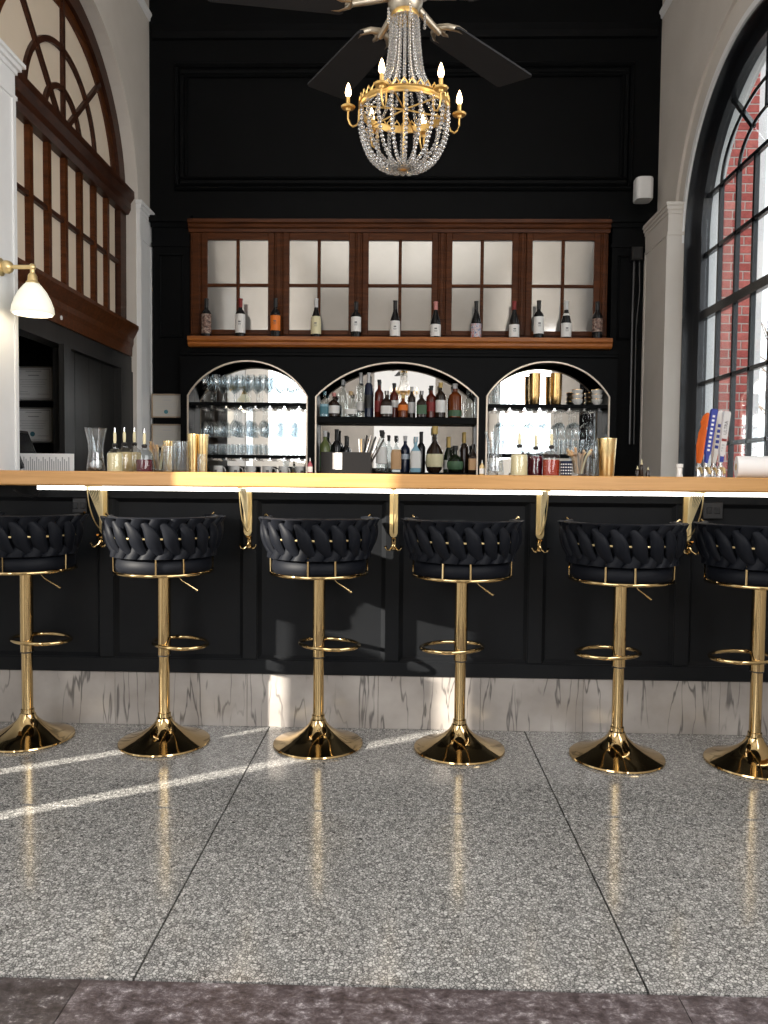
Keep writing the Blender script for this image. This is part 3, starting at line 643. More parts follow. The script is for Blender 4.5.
lo = [
 (325, 431, 5.5, 'liquor', 'liquid_olive', None, 'label_green', (.1,.4), 'label_silver', 6.46, 'dark green bottle at the left of the lower shelf behind the napkin caddy'),
 (336.5, 429.5, 5, 'bordeaux', 'liquid_wine', None, None, None, 'label_black', 6.46, 'black wine bottle standing behind the napkin caddy'),
 (346, 436, 4, 'bordeaux', 'liquid_wine', None, None, None, 'label_black', 6.50, 'second black bottle right of the black wine bottle behind the caddy'),
 (381.5, 430.5, 5.5, 'liquor', None, None, 'label_white', (.2,.6), 'label_black', 6.44, 'clear bottle with blue-white label right of the menus'),
 (388.5, 435.5, 3.8, 'liquor', None, None, None, None, 'label_black', 6.52, 'small clear bottle behind the white-labelled clear bottle'),
 (396, 436, 5.5, 'squat', None, 4, 'label_tan', (.08,.62), 'label_black', 6.43, 'clear bottle with cream label and orange emblem on the lower shelf'),
 (405, 436, 4.8, 'liquor', 'liquid_navy', None, 'label_pale', (.36,.5), 'label_silver', 6.50, 'black-blue bottle with pale band on the lower shelf'),
 (415.5, 437, 5.8, 'squat', 'liquid_pale_blue', 4, 'label_white', (.12,.60), 'label_silver', 6.43, 'sky blue square bottle with white label on the lower shelf'),
 (421, 432, 4.2, 'bordeaux', 'liquid_wine', None, None, None, 'label_black', 6.52, 'dark bottle standing behind the sky blue bottle'),
 (434.5, 426.5, 8.5, 'round', 'liquid_dark_brown', None, 'label_cream', (.12,.40), 'label_gold', 6.45, 'round dark brandy bottle with cream label and gold horse stopper'),
 (448.5, 437, 4.5, 'burgundy', 'liquid_wine_green', None, 'label_white', (.1,.35), 'label_gold', 6.51, 'champagne bottle with gold foil neck on the lower shelf'),
 (455, 446, 8, 'round', 'liquid_wine_green', None, 'label_green', (.12,.42), 'label_black', 6.44, 'round dark bottle with oval green label on the lower shelf'),
 (464, 432.5, 4.0, 'bordeaux', 'liquid_dark_brown', None, None, None, 'label_gold', 6.53, 'tall brown bottle behind the square tan-labelled bottle'),
 (473, 444.5, 5.0, 'squat', 'liquid_dark_brown', 5, 'label_tan', (.1,.5), 'label_black', 6.43, 'square black bottle with tan label at the right of the lower shelf')]
mat('label_pale', (.55,.62,.7), .5)
for px, ty, hw, kd, gl, sq, lm, lz, cp, Y, tx in lo:
    p = at(px, 465, Y); h = at(px, ty, Y).z-Z2
    bottle(tx, (p.x, Y, Z2), hw*Y/F*(.92 if sq else 1), h, kd, gl or 'bottle_glass', lm, lz or (.1,.4), cp, {'squat': .85, 'liquor': .86, 'bordeaux': .74, 'burgundy': .7, 'round': .83}[kd], sq=sq, group='liquor bottles on the lower shelf of the middle niche')

# ------------------------------------------------------------------ glassware in the side niches
def prof_thick(outer, t=.0016):
    """a vessel: outer profile up, then back down inside"""
    return outer
wine_g = MB().lathe([(0,0), (.034,0), (.034,.002), (.008,.006), (.0045,.012), (.004,.075), (.010,.083), (.030,.105), (.038,.135), (.035,.170), (.031,.195), (.0295,.195), (.0335,.170), (.0365,.135), (.0285,.107), (.008,.086), (0,.085)], 16); wine_g.v = [(x*1.03, y*1.03, z*1.2) for x, y, z in wine_g.v]; wine_g = wine_g.mesh('wine_glass', 'drink_glass', 50)
tumb_g = MB().lathe([(0,0), (.029,0), (.031,.003), (.036,.09), (.0345,.09), (.030,.012), (0,.010)], 16).mesh('tumbler', 'drink_glass', 50)
high_g = MB().lathe([(0,0), (.027,0), (.029,.003), (.034,.125), (.0325,.125), (.028,.012), (0,.010)], 16).mesh('highball', 'drink_glass', 50)
coupe = MB().lathe([(0,0), (.034,0), (.034,.002), (.007,.006), (.004,.012), (.004,.085), (.012,.092), (.040,.112), (.046,.135), (.0445,.135), (.038,.114), (.010,.095), (0,.094)], 16).mesh('coupe', 'drink_glass', 50)
def g_inst(name, me, loc, label, group, cat='glass', flip=False):
    o = inst(name, me, None, loc, (pi, 0, 0) if flip else (0,0,random.random()*6)); tag(o, label, cat, group); return o
ORD = ['first', 'second', 'third', 'fourth', 'fifth', 'sixth', 'seventh', 'eighth', 'ninth', 'tenth', 'eleventh', 'twelfth']
n = NI[0]; z = SH['L1'][2]
for j in range(9): g_inst('wine_glass', wine_g, (n[0]+.12+j*.098, 6.445, z), ORD[j]+' upright wine glass from left, front row, left niche top shelf', 'front row of upright stemware, left niche')
for j in range(8): g_inst('wine_glass', coupe if j in (6,7) else wine_g, (n[0]+.16+j*.098, 6.53, z), ORD[j]+' upright stemmed glass from left, rear row, left niche top shelf', 'rear row of upright stemware, left niche')
xs_ = RAILX[(0, 1.728)]
for j, (a, b) in enumerate(zip(xs_, xs_[1:])):
    for Y, rw in ((6.44, 'front'), (6.525, 'rear')): g_inst('wine_glass', wine_g, ((a+b)/2, Y, 1.728-.016), '%s stemmed glass from left hanging in the %s of the left niche rack' % (ORD[j], rw), '%s row of hanging stemware, left niche' % rw, flip=True)
z = SH['L2'][2]
for j in range(12): g_inst('tumbler', tumb_g, (n[0]+.065+j*.0785, 6.45, z), ORD[j]+' clear tumbler from left on the left niche lower shelf', 'tumblers on the left niche lower shelf')
# white handled mugs under the lower left shelf
mug = thing('white_mug', 'white handled mug hanging under the left niche lower shelf', 'mug', (0,0,0), group='white mugs under the left niche lower shelf')
MB().lathe([(0,0), (.036,0), (.040,.004), (.043,.09), (.040,.09), (.037,.008), (0,.007)], 18).build('mug_body', 'white_ceramic', mug, 45)
MB().tube([(.040,0,.018), (.062,0,.022), (.070,0,.045), (.062,0,.070), (.041,0,.076)], .0055, 6).build('handle', 'white_ceramic', mug, 45)
MB().box(-.012, .012, -.0435, -.041, .035, .055).build('emblem', 'ink', mug)
for j in range(6):
    mm_ = mug if j == 0 else copy_tree(mug)
    mm_['label'] = ORD[j]+' white handled mug from left, bottom shelf of the left niche'; mm_.location = (n[0]+.235+j*.138, 6.46, 1.14); mm_.rotation_euler = (0, 0, (-.35, .4, 2.7, .2, -.6, .5)[j])
bk(MB().bbox(n[0]+.001, n[1]-.001, 6.405, 6.57, 1.115, 1.14), 'shelf')
# right niche
n = NI[2]; z = SH['R1'][2]
for j in range(3):
    for k in range(2): g_inst('tumbler', tumb_g, (n[0]+.085+j*.082, 6.455, z+k*.0905), '%s tumbler of the %s stacked pair from left in the right niche' % ('lower' if k == 0 else 'upper', ORD[j]), '%s stacked tumblers, right niche' % ('lower' if k == 0 else 'upper'))
cupm = MB().lathe([(0,0), (.040,0), (.042,.003), (.047,.075), (.0545,.0765), (.0545,.081), (.045,.081), (.040,.006), (0,.005)], 20).mesh('gold_cup', 'copper_gold', 45)
for px, nm in ((534.5, 'left'), (556, 'right')):
    p = at(px, 390, 6.46)
    for k in range(9): g_inst('gold_cup', cupm, (p.x, 6.46, z+k*.0222), '%s gold cup from the bottom of the %s nested stack, right niche' % (ORD[k], nm), '%s stack of nested gold cups' % nm, 'cup')
tc = MB().lathe([(0,0), (.022,0), (.024,.004), (.040,.022), (.045,.045), (.046,.048), (.043,.048), (.037,.022), (0,.006)], 18).mesh('tea_cup', 'white_ceramic', 45)
for px, nm in ((577.5, 'left'), (597, 'right')):
    p = at(px, 395, 6.45)
    for k in range(3):
        t = thing('tea_cup', '%s white cup with gold rim in the %s stack on the right niche shelf' % (('bottom', 'middle', 'top')[k], nm), 'cup', (p.x, 6.45, z+k*.038), group='white gold-rimmed cups stacked in the right niche')
        inst('cup_body', tc, t); MB().lathe([(.0455,.0475), (.0468,.0475), (.0468,.0505), (.0455,.0505), (.0455,.0475)], 18).build('gold_rim', 'copper_gold', t, 40)
xs_ = RAILX[(2, 1.728)]
for j, (a, b) in enumerate(zip(xs_, xs_[1:])):
    for Y, rw in ((6.435, 'front'), (6.525, 'rear')): g_inst('wine_glass', wine_g if rw == 'front' else coupe, ((a+b)/2, Y, 1.728-.016), '%s stemmed glass from left hanging in the %s of the right niche rack' % (ORD[j], rw), '%s row of hanging stemware, right niche' % rw, flip=True)
z = SH['R2'][2]
for j in range(11): g_inst('tumbler', high_g, (n[0]+.09+j*.08, 6.47, z), ORD[j]+' clear highball glass from left on the right niche lower shelf', 'highball glasses on the right niche lower shelf')

# ------------------------------------------------------------------ wall speaker, black wall lamp, left sconce
p0, p1 = at(634,177,6.5), at(652,201,6.5)
t = thing('wall_speaker', 'small white loudspeaker on the black wall at upper right', 'speaker', ((p0.x+p1.x)/2, 6.5, p1.z), group=None)
w_, h_ = (p1.x-p0.x)*.92, (p0.z-p1.z)*.9
MB().lathe([(0,0), (.97,0), (1,.04), (1,.96), (.97,1), (0,1)], 24, sq=4).build('cabinet', 'white_plastic', t, 40).scale = (w_/2*1.0, .075, h_)
MB().lathe([(1.0,.06), (1.02,.06), (1.02,.94), (1.0,.94)], 24, sq=4, a0=-pi+.3, a1=-.3).build('grille', 'white_plastic', t, 40).scale = (w_/2*1.0, .075, h_)
MB().box(-.02, .02, .05, .1, h_*.35, h_*.65).build('wall_bracket', 'white_plastic', t)
pA, pB = at(636,254,6.47), at(641,444,6.47)
t = thing('wall_conduit', 'black junction box with conduit running down the right black pilaster', 'conduit', (pA.x, 6.49, pB.z))
MB().bbox(pA.x-.045, pA.x+.045, 6.42, 6.5, pA.z-.06, pA.z+.05, .012).build('junction_box', 'black_plastic', t, world=True)
MB().tube([(pA.x-.01, 6.48, pA.z-.05), (pA.x-.012, 6.485, pA.z-.5), (pA.x-.01, 6.485, pB.z)], .012, 8).build('pipe', 'black_plastic', t, 40, world=True)
MB().tube([(pA.x+.03, 6.47, pA.z-.05), (pA.x+.042, 6.485, pA.z-.3), (pA.x+.02, 6.485, pA.z-.6), (pA.x+.025, 6.485, pB.z)], .006, 6).build('cable', 'black_plastic', t, 40, world=True)

sp_ = at(0, 267, 3.95)
t = thing('wall_sconce', 'brass wall lamp with glowing white bell shade on the left pilaster', 'lamp', (XL+.10, 3.95, sp_.z))
MB().lathe([(0,0), (.045,0), (.045,.01), (.03,.02), (.018,.03), (0,.03)], 20).build('back_plate', 'brass_satin', t, 40, rot=(0, pi/2, 0))
MB().lathe([(.034*sin(pi*i/10), .004+.034-.034*cos(pi*i/10)) for i in range(11)], 18).build('ball_joint', 'brass_satin', t, 60, rot=(0, pi/2, 0))
MB().tube([(.06,0,0), (.145,0,0), (.162,0,0)], [.011, .011, .011], 12).build('arm', 'brass_satin', t, 40)
MB().lathe([(.018*sin(pi*i/8), .018-.018*cos(pi*i/8)-.018) for i in range(9)], 14, c=(.170,0,0)).build('knuckle', 'brass_satin', t, 60)
so = MB().lathe([(0,-.085), (.034,-.085), (.033,-.078), (.025,-.07), (.023,-.045), (.018,-.036), (.012,-.03), (.012,0), (0,0)], 18, c=(.170,0,0)).build('socket', 'brass_satin', t, 40)
ln_ = [(.030,-.08), (.045,-.095), (.068,-.125), (.088,-.165), (.101,-.205), (.104,-.235), (.098,-.243)]
ln_ = [(r_*.98, -.08+(z_+.08)*.98) for r_, z_ in ln_]
sh_ = MB(); nS = 32
outer = []
sh_.lathe(ln_+[(r_-.004, z_) for r_, z_ in reversed(ln_[:-1])], nS, c=(.170,0,0))
sh_.v = [((x-.17)*(1+.022*cos(16*atan2(y, x-.17))*min(1, max(0, (-z-.12)/.1)))+.17, y*(1+.022*cos(16*atan2(y, x-.17))*min(1, max(0, (-z-.12)/.1))), z) for x, y, z in sh_.v]
sh_.build('lamp_shade', 'lamp_glass', t, 60)
pl = bpy.data.lights.new('sconce_bulb', 'POINT'); pl.energy = 1.2; pl.color = (1, .82, .55); pl.shadow_soft_size = .03
po = bpy.data.objects.new('sconce_bulb', pl); COL.objects.link(po); po.parent = t; po.location = (.17, 0, -.26)

# ------------------------------------------------------------------ the bar: front, countertop, light strip
BX = (-2.08, 2.085)
bar = thing('bar_cabinet', 'long black panelled bar front with veined marble foot panel', 'bar', (0, 3.6, 0))
def bp_(mb, name, mt='bar_black', sm=0, p=None): return mb.build(name, mt, p or bar, sm, world=True)
bp_(MB().box(BX[0], BX[1], PY+.045, 3.90, 0, 1.093), 'core')
mj = [BX[0], -1.912, -1.312, -.704, -.106, .357, .819, 1.43, BX[1]]
for a, b in zip(mj, mj[1:]): bp_(MB().bbox(a+.0006, b-.0006, PY, PY+.045, 0, .245, .0012), 'marble_slab', 'marble')
SX = [-1.997, -1.344, -.69, -.047, .596, 1.247, 1.90]
F0 = PY-.012
bp_(MB().bbox(BX[0], BX[1], F0, PY+.045, .245, .312, .004), 'bottom_rail')
bp_(MB().bbox(BX[0], BX[1], F0, PY+.045, 1.035, 1.093, .004), 'top_rail')
for x in SX: bp_(MB().bbox(x-.034, x+.034, F0, PY+.045, .312, 1.035, .004), 'stile')
ed = [BX[0]-.034]+SX+[BX[1]+.034]
for a, b in zip(ed, ed[1:]):
    x0, x1 = a+.034, b-.034
    if x1-x0 < .08: continue
    z0, z1 = .312, 1.035; c = .016
    mb = MB(); mb.add([(x0,F0+.008,z0),(x1,F0+.008,z0),(x1,F0+.008,z1),(x0,F0+.008,z1),(x0+c,F0+.026,z0+c),(x1-c,F0+.026,z0+c),(x1-c,F0+.026,z1-c),(x0+c,F0+.026,z1-c)],
                     [(0,1,5,4),(1,2,6,5),(2,3,7,6),(3,0,4,7),(4,5,6,7)])
    bp_(mb, 'panel')
ct = MB(); CZT, CZB, CY0 = 1.157, 1.0935, 3.25
ct.prism([(CY0,CZB+.006), (CY0+.006,CZB), (3.97,CZB), (3.97,CZT), (CY0+.006,CZT), (CY0,CZT-.006)], 'x', BX[0], BX[1]+.005)
tag(ct.build('countertop', 'counter_wood', origin=(0,3.6,CZB)), 'long honey-coloured wooden bar countertop', 'countertop')
x0 = at(38,490,3.40).x
t = thing('light_strip', 'glowing white light strip under the front of the bar countertop', 'light strip', (0, 3.41, 1.06))
MB().box(x0, BX[1]-.01, 3.405, 3.425, 1.077, 1.0935).build('channel', 'chrome', t, world=True)
MB().box(x0, BX[1]-.01, 3.392, 3.405, 1.0735, 1.0925).build('diffuser', 'led', t, world=True)
cb_ = MB().tube([at(14,492,3.40)+Vector((0,0,.012)), at(22,495,3.40), at(31,496.5,3.40), at(38,494.5,3.40), at(40,490,3.40)], .005, 8)
tag(cb_.build('power_cable', 'black_plastic', smooth=40), 'short dark cable loop at the left end of the light strip', 'cable')

brk = thing('counter_bracket', 'tmp', 'bracket', (0,0,0), group='gold fan brackets under the countertop')
hook = thing('coat_hook', 'tmp', 'hook', (0,0,0), group='double coat hooks under the brackets')
# bracket local: wall at y=0, countertop at z=0
mb = MB().prism([(-.018,0), (-.018,-.20), (-.012,-.214), (0,-.22), (.012,-.214), (.018,-.20), (.018,0)], 'y', -.012, 0); mb.build('back_plate', 'brass_satin', brk)
MB().box(-.010, .010, -.185, -.012, -.005, 0).build('top_plate', 'brass_satin', brk)
rim = []
for i in range(13):
    a = pi/2*i/12; rim.append((0, -.012-.172*sin(a)**.85, -.20+.194*(1-cos(a))**.75))
MB().tube(rim, .0028, 6, up=(1,0,0)).build('outer_rod', 'brass_satin', brk, 40)
for i in range(8):
    q = -.034-.148*i/7; zt = -.006
    MB().tube([(0, -.012, -.185+.012*(10-i)/10*0), (0, q, zt)], .0021, 6, up=(1,0,0)).build('fan_rod', 'brass_rod_lit', brk, 40)
# hook local: wall at y=0
MB().bbox(-.010, .010, -.006, 0, -.028, .028, .003).build('hook_plate', 'brass', hook)
for s_ in (-1, 1):
    MB().tube([(0,-.006,.0), (s_*.008,-.02,-.016), (s_*.018,-.032,-.026), (s_*.030,-.036,-.022), (s_*.036,-.036,-.006)], [.0045,.0045,.0045,.0045,.0055], 8).build('prong', 'brass', hook, 40)
MB().tube([(0,-.006,.012), (0,-.03,.016), (0,-.042,.028)], [.004,.004,.0055], 8).build('upper_prong', 'brass', hook, 40)
bxs = [-1.352, -.698, -.043, .608, 1.255]
where = ['between the first and second stools from the left', 'between the second and third stools from the left', 'at the centre, between the third and fourth stools', 'between the fourth and fifth stools from the left', 'beside the rightmost outlet, near the fifth stool']
hx = [-1.366, -.692, -.043, .606, 1.268]
for i in range(5):
    b = brk if i == 0 else copy_tree(brk); b.location = (bxs[i], F0, CZB); b['label'] = 'gold fan-shaped bracket ' + where[i]
    h = hook if i == 0 else copy_tree(hook); h.location = (hx[i], F0, .845); h['label'] = 'gold double coat hook ' + where[i]
for (p0, p1, tx) in ((at(73,498,F0), at(87,513,F0), 'black power outlet on the bar front behind the leftmost stool'), (at(703,502,F0), at(722,519,F0), 'black power outlet on the bar front near the rightmost stool')):
    t = thing('power_outlet', tx, 'outlet', ((p0.x+p1.x)/2, F0, p1.z))
    MB().bbox(p0.x, p1.x, F0-.008, F0, p1.z, p0.z, .003).build('cover_plate', 'black_plastic', t, world=True)
    xm = (p0.x+p1.x)/2; zm = (p0.z+p1.z)/2
    for s_ in (-1, 1): MB().bbox(xm+s_*.017-.012, xm+s_*.017+.012, F0-.012, F0-.008, zm-.014, zm+.014, .002).build('socket', 'frame_black', t, world=True)

# ------------------------------------------------------------------ bar stools
st0 = thing('bar_stool', 'tmp', 'stool', (0,0,0), group='gold bar stools with woven black velvet backs')
SZ = .735                                    # underside rim of the seat
base = [(0,.0), (.188,0), (.192,.004), (.190,.010), (.165,.018), (.130,.030), (.095,.046), (.066,.064), (.046,.082), (.036,.096), (.032,.108), (.0275,.112), (.0275,.128), (.024,.130), (0,.130)]
MB().lathe(base, 48).build('base', 'brass', st0, 25)
MB().lathe([(.0232,.12), (.0232,.376)], 28).build('lower_pole', 'brass', st0, 40)
MB().lathe([(.0275,.3795), (.0275,SZ-.012)], 28).build('upper_pole', 'brass', st0, 40)
fr = []
for i in range(30):                          # foot ring, the pole near its camera side
    a = 2*pi*i/30; fr.append((.138*cos(a), .080+.104*sin(a), .418))
MB().tube(fr, .0088, 10, closed=True).build('foot_ring', 'brass', st0, 60)
MB().lathe([(.0225,.374), (.0262,.374), (.0262,.3795), (.0225,.3795)], 24).build('joint_ring', 'black_plastic', st0, 30)
MB().lathe([(0,SZ-.02), (.06,SZ-.02), (.075,SZ-.006), (.195,SZ-.002), (.195,SZ+.004), (0,SZ+.004)], 40).build('seat_plate', 'black_plastic', st0, 40)
rimp = [(.203*cos(2*pi*i/40), .203*sin(2*pi*i/40), SZ+.004) for i in range(40)]
MB().tube(rimp, .0075, 8, closed=True).build('seat_rim', 'brass', st0, 60)
cu = [(0,SZ+.004), (.185,SZ+.004), (.197,SZ+.014), (.200,SZ+.035), (.196,SZ+.058), (.180,SZ+.072), (.12,SZ+.080), (0,SZ+.082)]
MB().lathe(cu, 40).build('seat_cushion', 'velvet', st0, 60)
lv = [(.02,-.02,SZ-.018), (.045,-.05,SZ-.03), (.07,-.085,SZ-.055), (.098,-.125,SZ-.085), (.112,-.145,SZ-.096)]
lv = [(.03,0,SZ-.018), (.060,.005,SZ-.020), (.074,.01,SZ-.040), (.108,.02,SZ-.064), (.135,.028,SZ-.084)]
MB().tube(lv, [.0035,.0035,.0035,.0042,.0055], 8).build('height_lever', 'brass', st0, 50)
# woven back: a shallow cone, open towards the bar (+y)
BZ0, BZ1 = SZ+.068, .968
PH = R(112)
def cone(ph, tt, dr=0.0):
    r = .198+.036*tt+dr; a = -pi/2+ph
    return Vector((r*cos(a), r*sin(a), BZ0+(BZ1-BZ0)*tt))
mb = MB(); vs = []; fs = []; nA = 40
for i in range(nA+1):
    ph = -PH+2*PH*i/nA
    for tt, dr in ((.02,-.012), (.5,-.004), (.97,-.012), (.97,-.034), (.5,-.026), (.02,-.034)): vs.append(cone(ph, tt, dr))
for i in range(nA):
    for j in range(6): fs.append((i*6+j, i*6+(j+1)%6, i*6+6+(j+1)%6, i*6+6+j))
fs += [(0,1,2,3,4,5), tuple(nA*6+5-j for j in range(6))]
mb.add(vs, fs).build('back_shell', 'velvet', st0, 50)
def strap(lean, wf, rf, zf=lambda s: s):
    mb = MB(); k = 15; n = 10; vs = []; fs = []
    for i in range(k):
        s = i/(k-1); tt = 1.0-s*.99
        ph = lean*(s-.5)+.10*sin(2*pi*s)*(-1 if lean < 0 else 1)*.5
        c = cone(ph, tt, rf(s)); a = -pi/2+ph; er = Vector((cos(a), sin(a), .15)).normalized(); et = Vector((-sin(a), cos(a), 0))
        w_ = wf(s); h_ = .40*w_+.004
        for j in range(n):
            th = 2*pi*j/n; vs.append(c+et*w_*cos(th)+er*h_*sin(th))
    for i in range(k-1):
        for j in range(n): fs.append((i*n+j, i*n+(j+1)%n, i*n+n+(j+1)%n, i*n+n+j))
    fs += [tuple(range(n-1,-1,-1)), tuple(range((k-1)*n, k*n))]
    return mb.add(vs, fs).mesh('woven_strap', 'velvet', 60)
sA = strap(.42, lambda s: .012+.018*sin(pi*min(1, max(0, s)))**.8, lambda s: .016*sin(pi*s)-.002)
sB = strap(-.30, lambda s: .036-.018*sin(pi*s)**1.4, lambda s: .005-.010*sin(pi*s))
NS = 13
for i in range(NS):
    ph = -PH*.93+2*PH*.93*i/(NS-1)
    inst('woven_strap', sA, st0, rot=(0,0,ph))
for i in range(NS):
    ph = -PH*.98+2*PH*.98*i/(NS-1)
    inst('woven_strap', sB, st0, rot=(0,0,ph))
MB().tube([cone(-PH+2*PH*i/30, .52, .0115) for i in range(31)], .004, 6).build('gold_band', 'brass_satin', st0, 50)
MB().tube([cone(-PH+2*PH*i/30, .97, -.013) for i in range(31)], .011, 8).build('top_roll', 'velvet', st0, 60)
for s_ in (-1, 1):
    MB().tube([cone(s_*(PH+.03), .0, .0), cone(s_*(PH+.03), 1.0, .0), cone(s_*(PH-.02), 1.07, .008)], .0055, 8).build('back_end_rod', 'brass', st0, 40)
    MB().tube([Vector((s_*.055, -.197, SZ+.004)), cone(s_*.27, .0, .006), cone(s_*.27, .12, .002)], .004, 6).build('support_rod', 'brass', st0, 40)
    a = -pi/2+s_*1.55
    MB().tube([Vector((.203*cos(a), .203*sin(a), SZ+.004)), cone(s_*1.55, .0, .006), cone(s_*1.55, .12, .004)], .004, 6).build('support_rod', 'brass', st0, 40)
stools = [((-1.616,3.25), -14, 0, 'cut off by the left edge of the picture'), ((-1.013,3.229), 24, 0, 'second from left, catching the sun'),
          ((-.354,3.24), 9, 0, 'third from left, left of the centre bracket'), ((.246,3.211), -10, 0, 'fourth from left, right of the centre bracket'),
          ((.889,3.152), -16, 0, 'fifth from left, before the right fan bracket'), ((1.431,3.111), -22, 0, 'cut off by the right edge of the picture')]
for i, ((x, y), rz, _, tx) in enumerate(stools):
    s_ = st0 if i == 0 else copy_tree(st0)
    s_.location = (x, y, 0); s_.rotation_euler = (0, 0, R(rz)); s_['label'] = 'gold stool with woven velvet back, ' + tx
    for ch in s_.children:
        if ch.name.split('.')[0] in ('foot_ring', 'height_lever', 'base', 'joint_ring', 'upper_pole', 'lower_pole'): ch.rotation_euler = (0, 0, R(-rz)+(R((-20, -40, -28, 22, 18, 20)[i]) if 'foot_ring' in ch.name else 0))

# ------------------------------------------------------------------ ceiling fan with crystal chandelier
FC = Vector((-.012, 2.5, 0))
fan = thing('chandelier_fan', 'ceiling fan with dark blades and gold crystal chandelier with candle bulbs', 'chandelier', (FC.x, FC.y, 2.12))
FZ = -2.12
def fb(mb, name, mt, sm=40, p=None): 
    mb.v = [(x, y, z+FZ) for x, y, z in mb.v]; return mb.build(name, mt, p or fan, sm)
fb(MB().lathe([(0,2.606), (.038,2.606), (.046,2.615), (.054,2.63), (.058,2.655), (.075,2.675), (.115,2.70), (.115,2.76), (.10,2.78), (.05,2.80), (.03,2.83), (0,2.83)], 32), 'motor_housing', 'pewter')
fb(MB().lathe([(.012,2.80), (.012,5.62), (.07,5.64), (.07,5.70), (0,5.70)], 20), 'down_rod', 'pewter')
fb(MB().lathe([(.036,2.588), (.043,2.589), (.045,2.596), (.043,2.605), (.036,2.606), (.036,2.588)], 24), 'top_collar', 'antique_gold')
def blade(ang):
    a = R(ang); c_, s_ = cos(a), sin(a); tl = R(5)
    def T(u, v, z): # u outward, v sideways, blade pitch
        zz = z+v*sin(tl); vv = v*cos(tl); return (u*c_-vv*s_, u*s_+vv*c_, zz)
    ol = [(.19,-.058), (.20,-.065), (.605,-.078), (.615,-.070), (.615,.070), (.605,.078), (.20,.065), (.19,.058)]
    mb = MB(); n = len(ol); zt = 2.622
    mb.add([T(u,v,zt) for u, v in ol]+[T(u,v,zt+.007) for u, v in ol], [tuple(range(n-1,-1,-1)), tuple(range(n,2*n))]+[(i,(i+1)%n,(i+1)%n+n,i+n) for i in range(n)])
    bl = fb(mb, 'blade', 'fan_blade', 30)
    mb = MB(); mb.tube([T(.05,0,2.650), T(.11,0,2.632), T(.17,0,2.616)], [.013,.012,.010], 8, up=(0,0,1))
    for s in (-1, 1): mb.tube([T(.165,0,2.632), T(.175,s*.030,2.630), T(.205,s*.05,2.630), T(.245,s*.052,2.631), T(.262,s*.046,2.632)], [.011,.011,.010,.008,.005], 8)
    mb.tube([T(.165,0,2.632), T(.20,0,2.630), T(.235,0,2.631)], [.011,.013,.005], 8)
    fb(mb, 'blade_iron', 'pewter', 50, bl)
for k in range(5): blade(48+72*k)
# chandelier frame
RG, ZG = .143, 2.298
fb(MB().lathe([(RG-.004,ZG), (RG,ZG), (RG+.002,ZG+.004), (RG,ZG+.007), (RG,ZG+.016), (RG+.003,ZG+.019), (RG,ZG+.023), (RG-.004,ZG+.023), (RG-.004,ZG)], 48), 'crown_ring', 'antique_gold')
for k in range(36):
    a = 2*pi*k/36; c_, s_ = cos(a), sin(a)
    q = MB().tube([((RG-.001)*cos(a+d), (RG-.001)*sin(a+d), ZG+.021+z) for d, z in ((-.075,0), (-.055,.009), (-.02,.014), (0,.020), (.02,.014), (.055,.009), (.075,0))], .0022, 5)
    fb(q, 'crown_scallop', 'antique_gold', 50)
fb(MB().tube([(0,0,2.13), (0,0,2.60)], .004, 8), 'centre_stem', 'antique_gold')
for k in range(3):
    a = pi*k/3+.3; fb(MB().tube([(-RG*cos(a), -RG*sin(a), ZG+.004), (0,0,ZG+.012), (RG*cos(a), RG*sin(a), ZG+.004)], .0028, 6), 'spoke', 'antique_gold')
fb(MB().lathe([(0,2.118), (.016,2.122), (.020,2.130), (.012,2.138), (0,2.140)], 16), 'bottom_finial', 'antique_gold')
def bead_mesh(path, r, name):
    mb = MB()
    for p in path:
        p = Vector(p); n = 6
        vs = [p+Vector((0,0,r*1.02))]+[p+Vector((r*cos(2*pi*i/n), r*sin(2*pi*i/n), r*.42)) for i in range(n)]+[p+Vector((r*cos(2*pi*(i+.5)/n), r*sin(2*pi*(i+.5)/n), -r*.42)) for i in range(n)]+[p+Vector((0,0,-r*1.02))]
        fs = [(0, 1+i, 1+(i+1)%n) for i in range(n)]+[(13, 7+(i+1)%n, 7+i) for i in range(n)]+[(1+i, 7+i, 1+(i+1)%n) for i in range(n)]+[(1+(i+1)%n, 7+i, 7+(i+1)%n) for i in range(n)]
        mb.add(vs, fs)
    mb.v = [(x, y, z+FZ) for x, y, z in mb.v]
    return mb.mesh(name, 'crystal')
def along(curve, step):
    out = [Vector(curve[0])]; acc = 0
    for a, b in zip(curve, curve[1:]):
        a, b = Vector(a), Vector(b); d = (b-a).length; q = step-acc
        while q <= d: out.append(a+(b-a)*q/d); q += step
        acc = (acc+d) % step
    return out
cu_ = [(.041+.020*s+.080*s**5, 0, 2.586-.270*s) for s in [i/40 for i in range(41)]]
upm = bead_mesh(along(cu_, .0105), .0056, 'crystal_strand')
for k in range(20): inst('crystal_strand', upm, fan, rot=(0,0,2*pi*k/20))
lc = [((RG-.002)*cos(pi/2*s)**.72+.014*s, 0, ZG-.172*sin(pi/2*s)) for s in [i/60 for i in range(61)]]
lom = bead_mesh(along(lc, .0130), .0067, 'crystal_strand')
for k in range(20): inst('crystal_strand', lom, fan, rot=(0,0,2*pi*k/20+.05))
hang = bead_mesh([(0,0,2.60-.010*i) for i in range(5)], .0048, 'hanging_crystal')
for k in range(5):
    a = R(48+72*k+22); inst('hanging_crystal', hang, fan, (.062*cos(a), .062*sin(a), 0))
CR = .178; ZD = 2.302
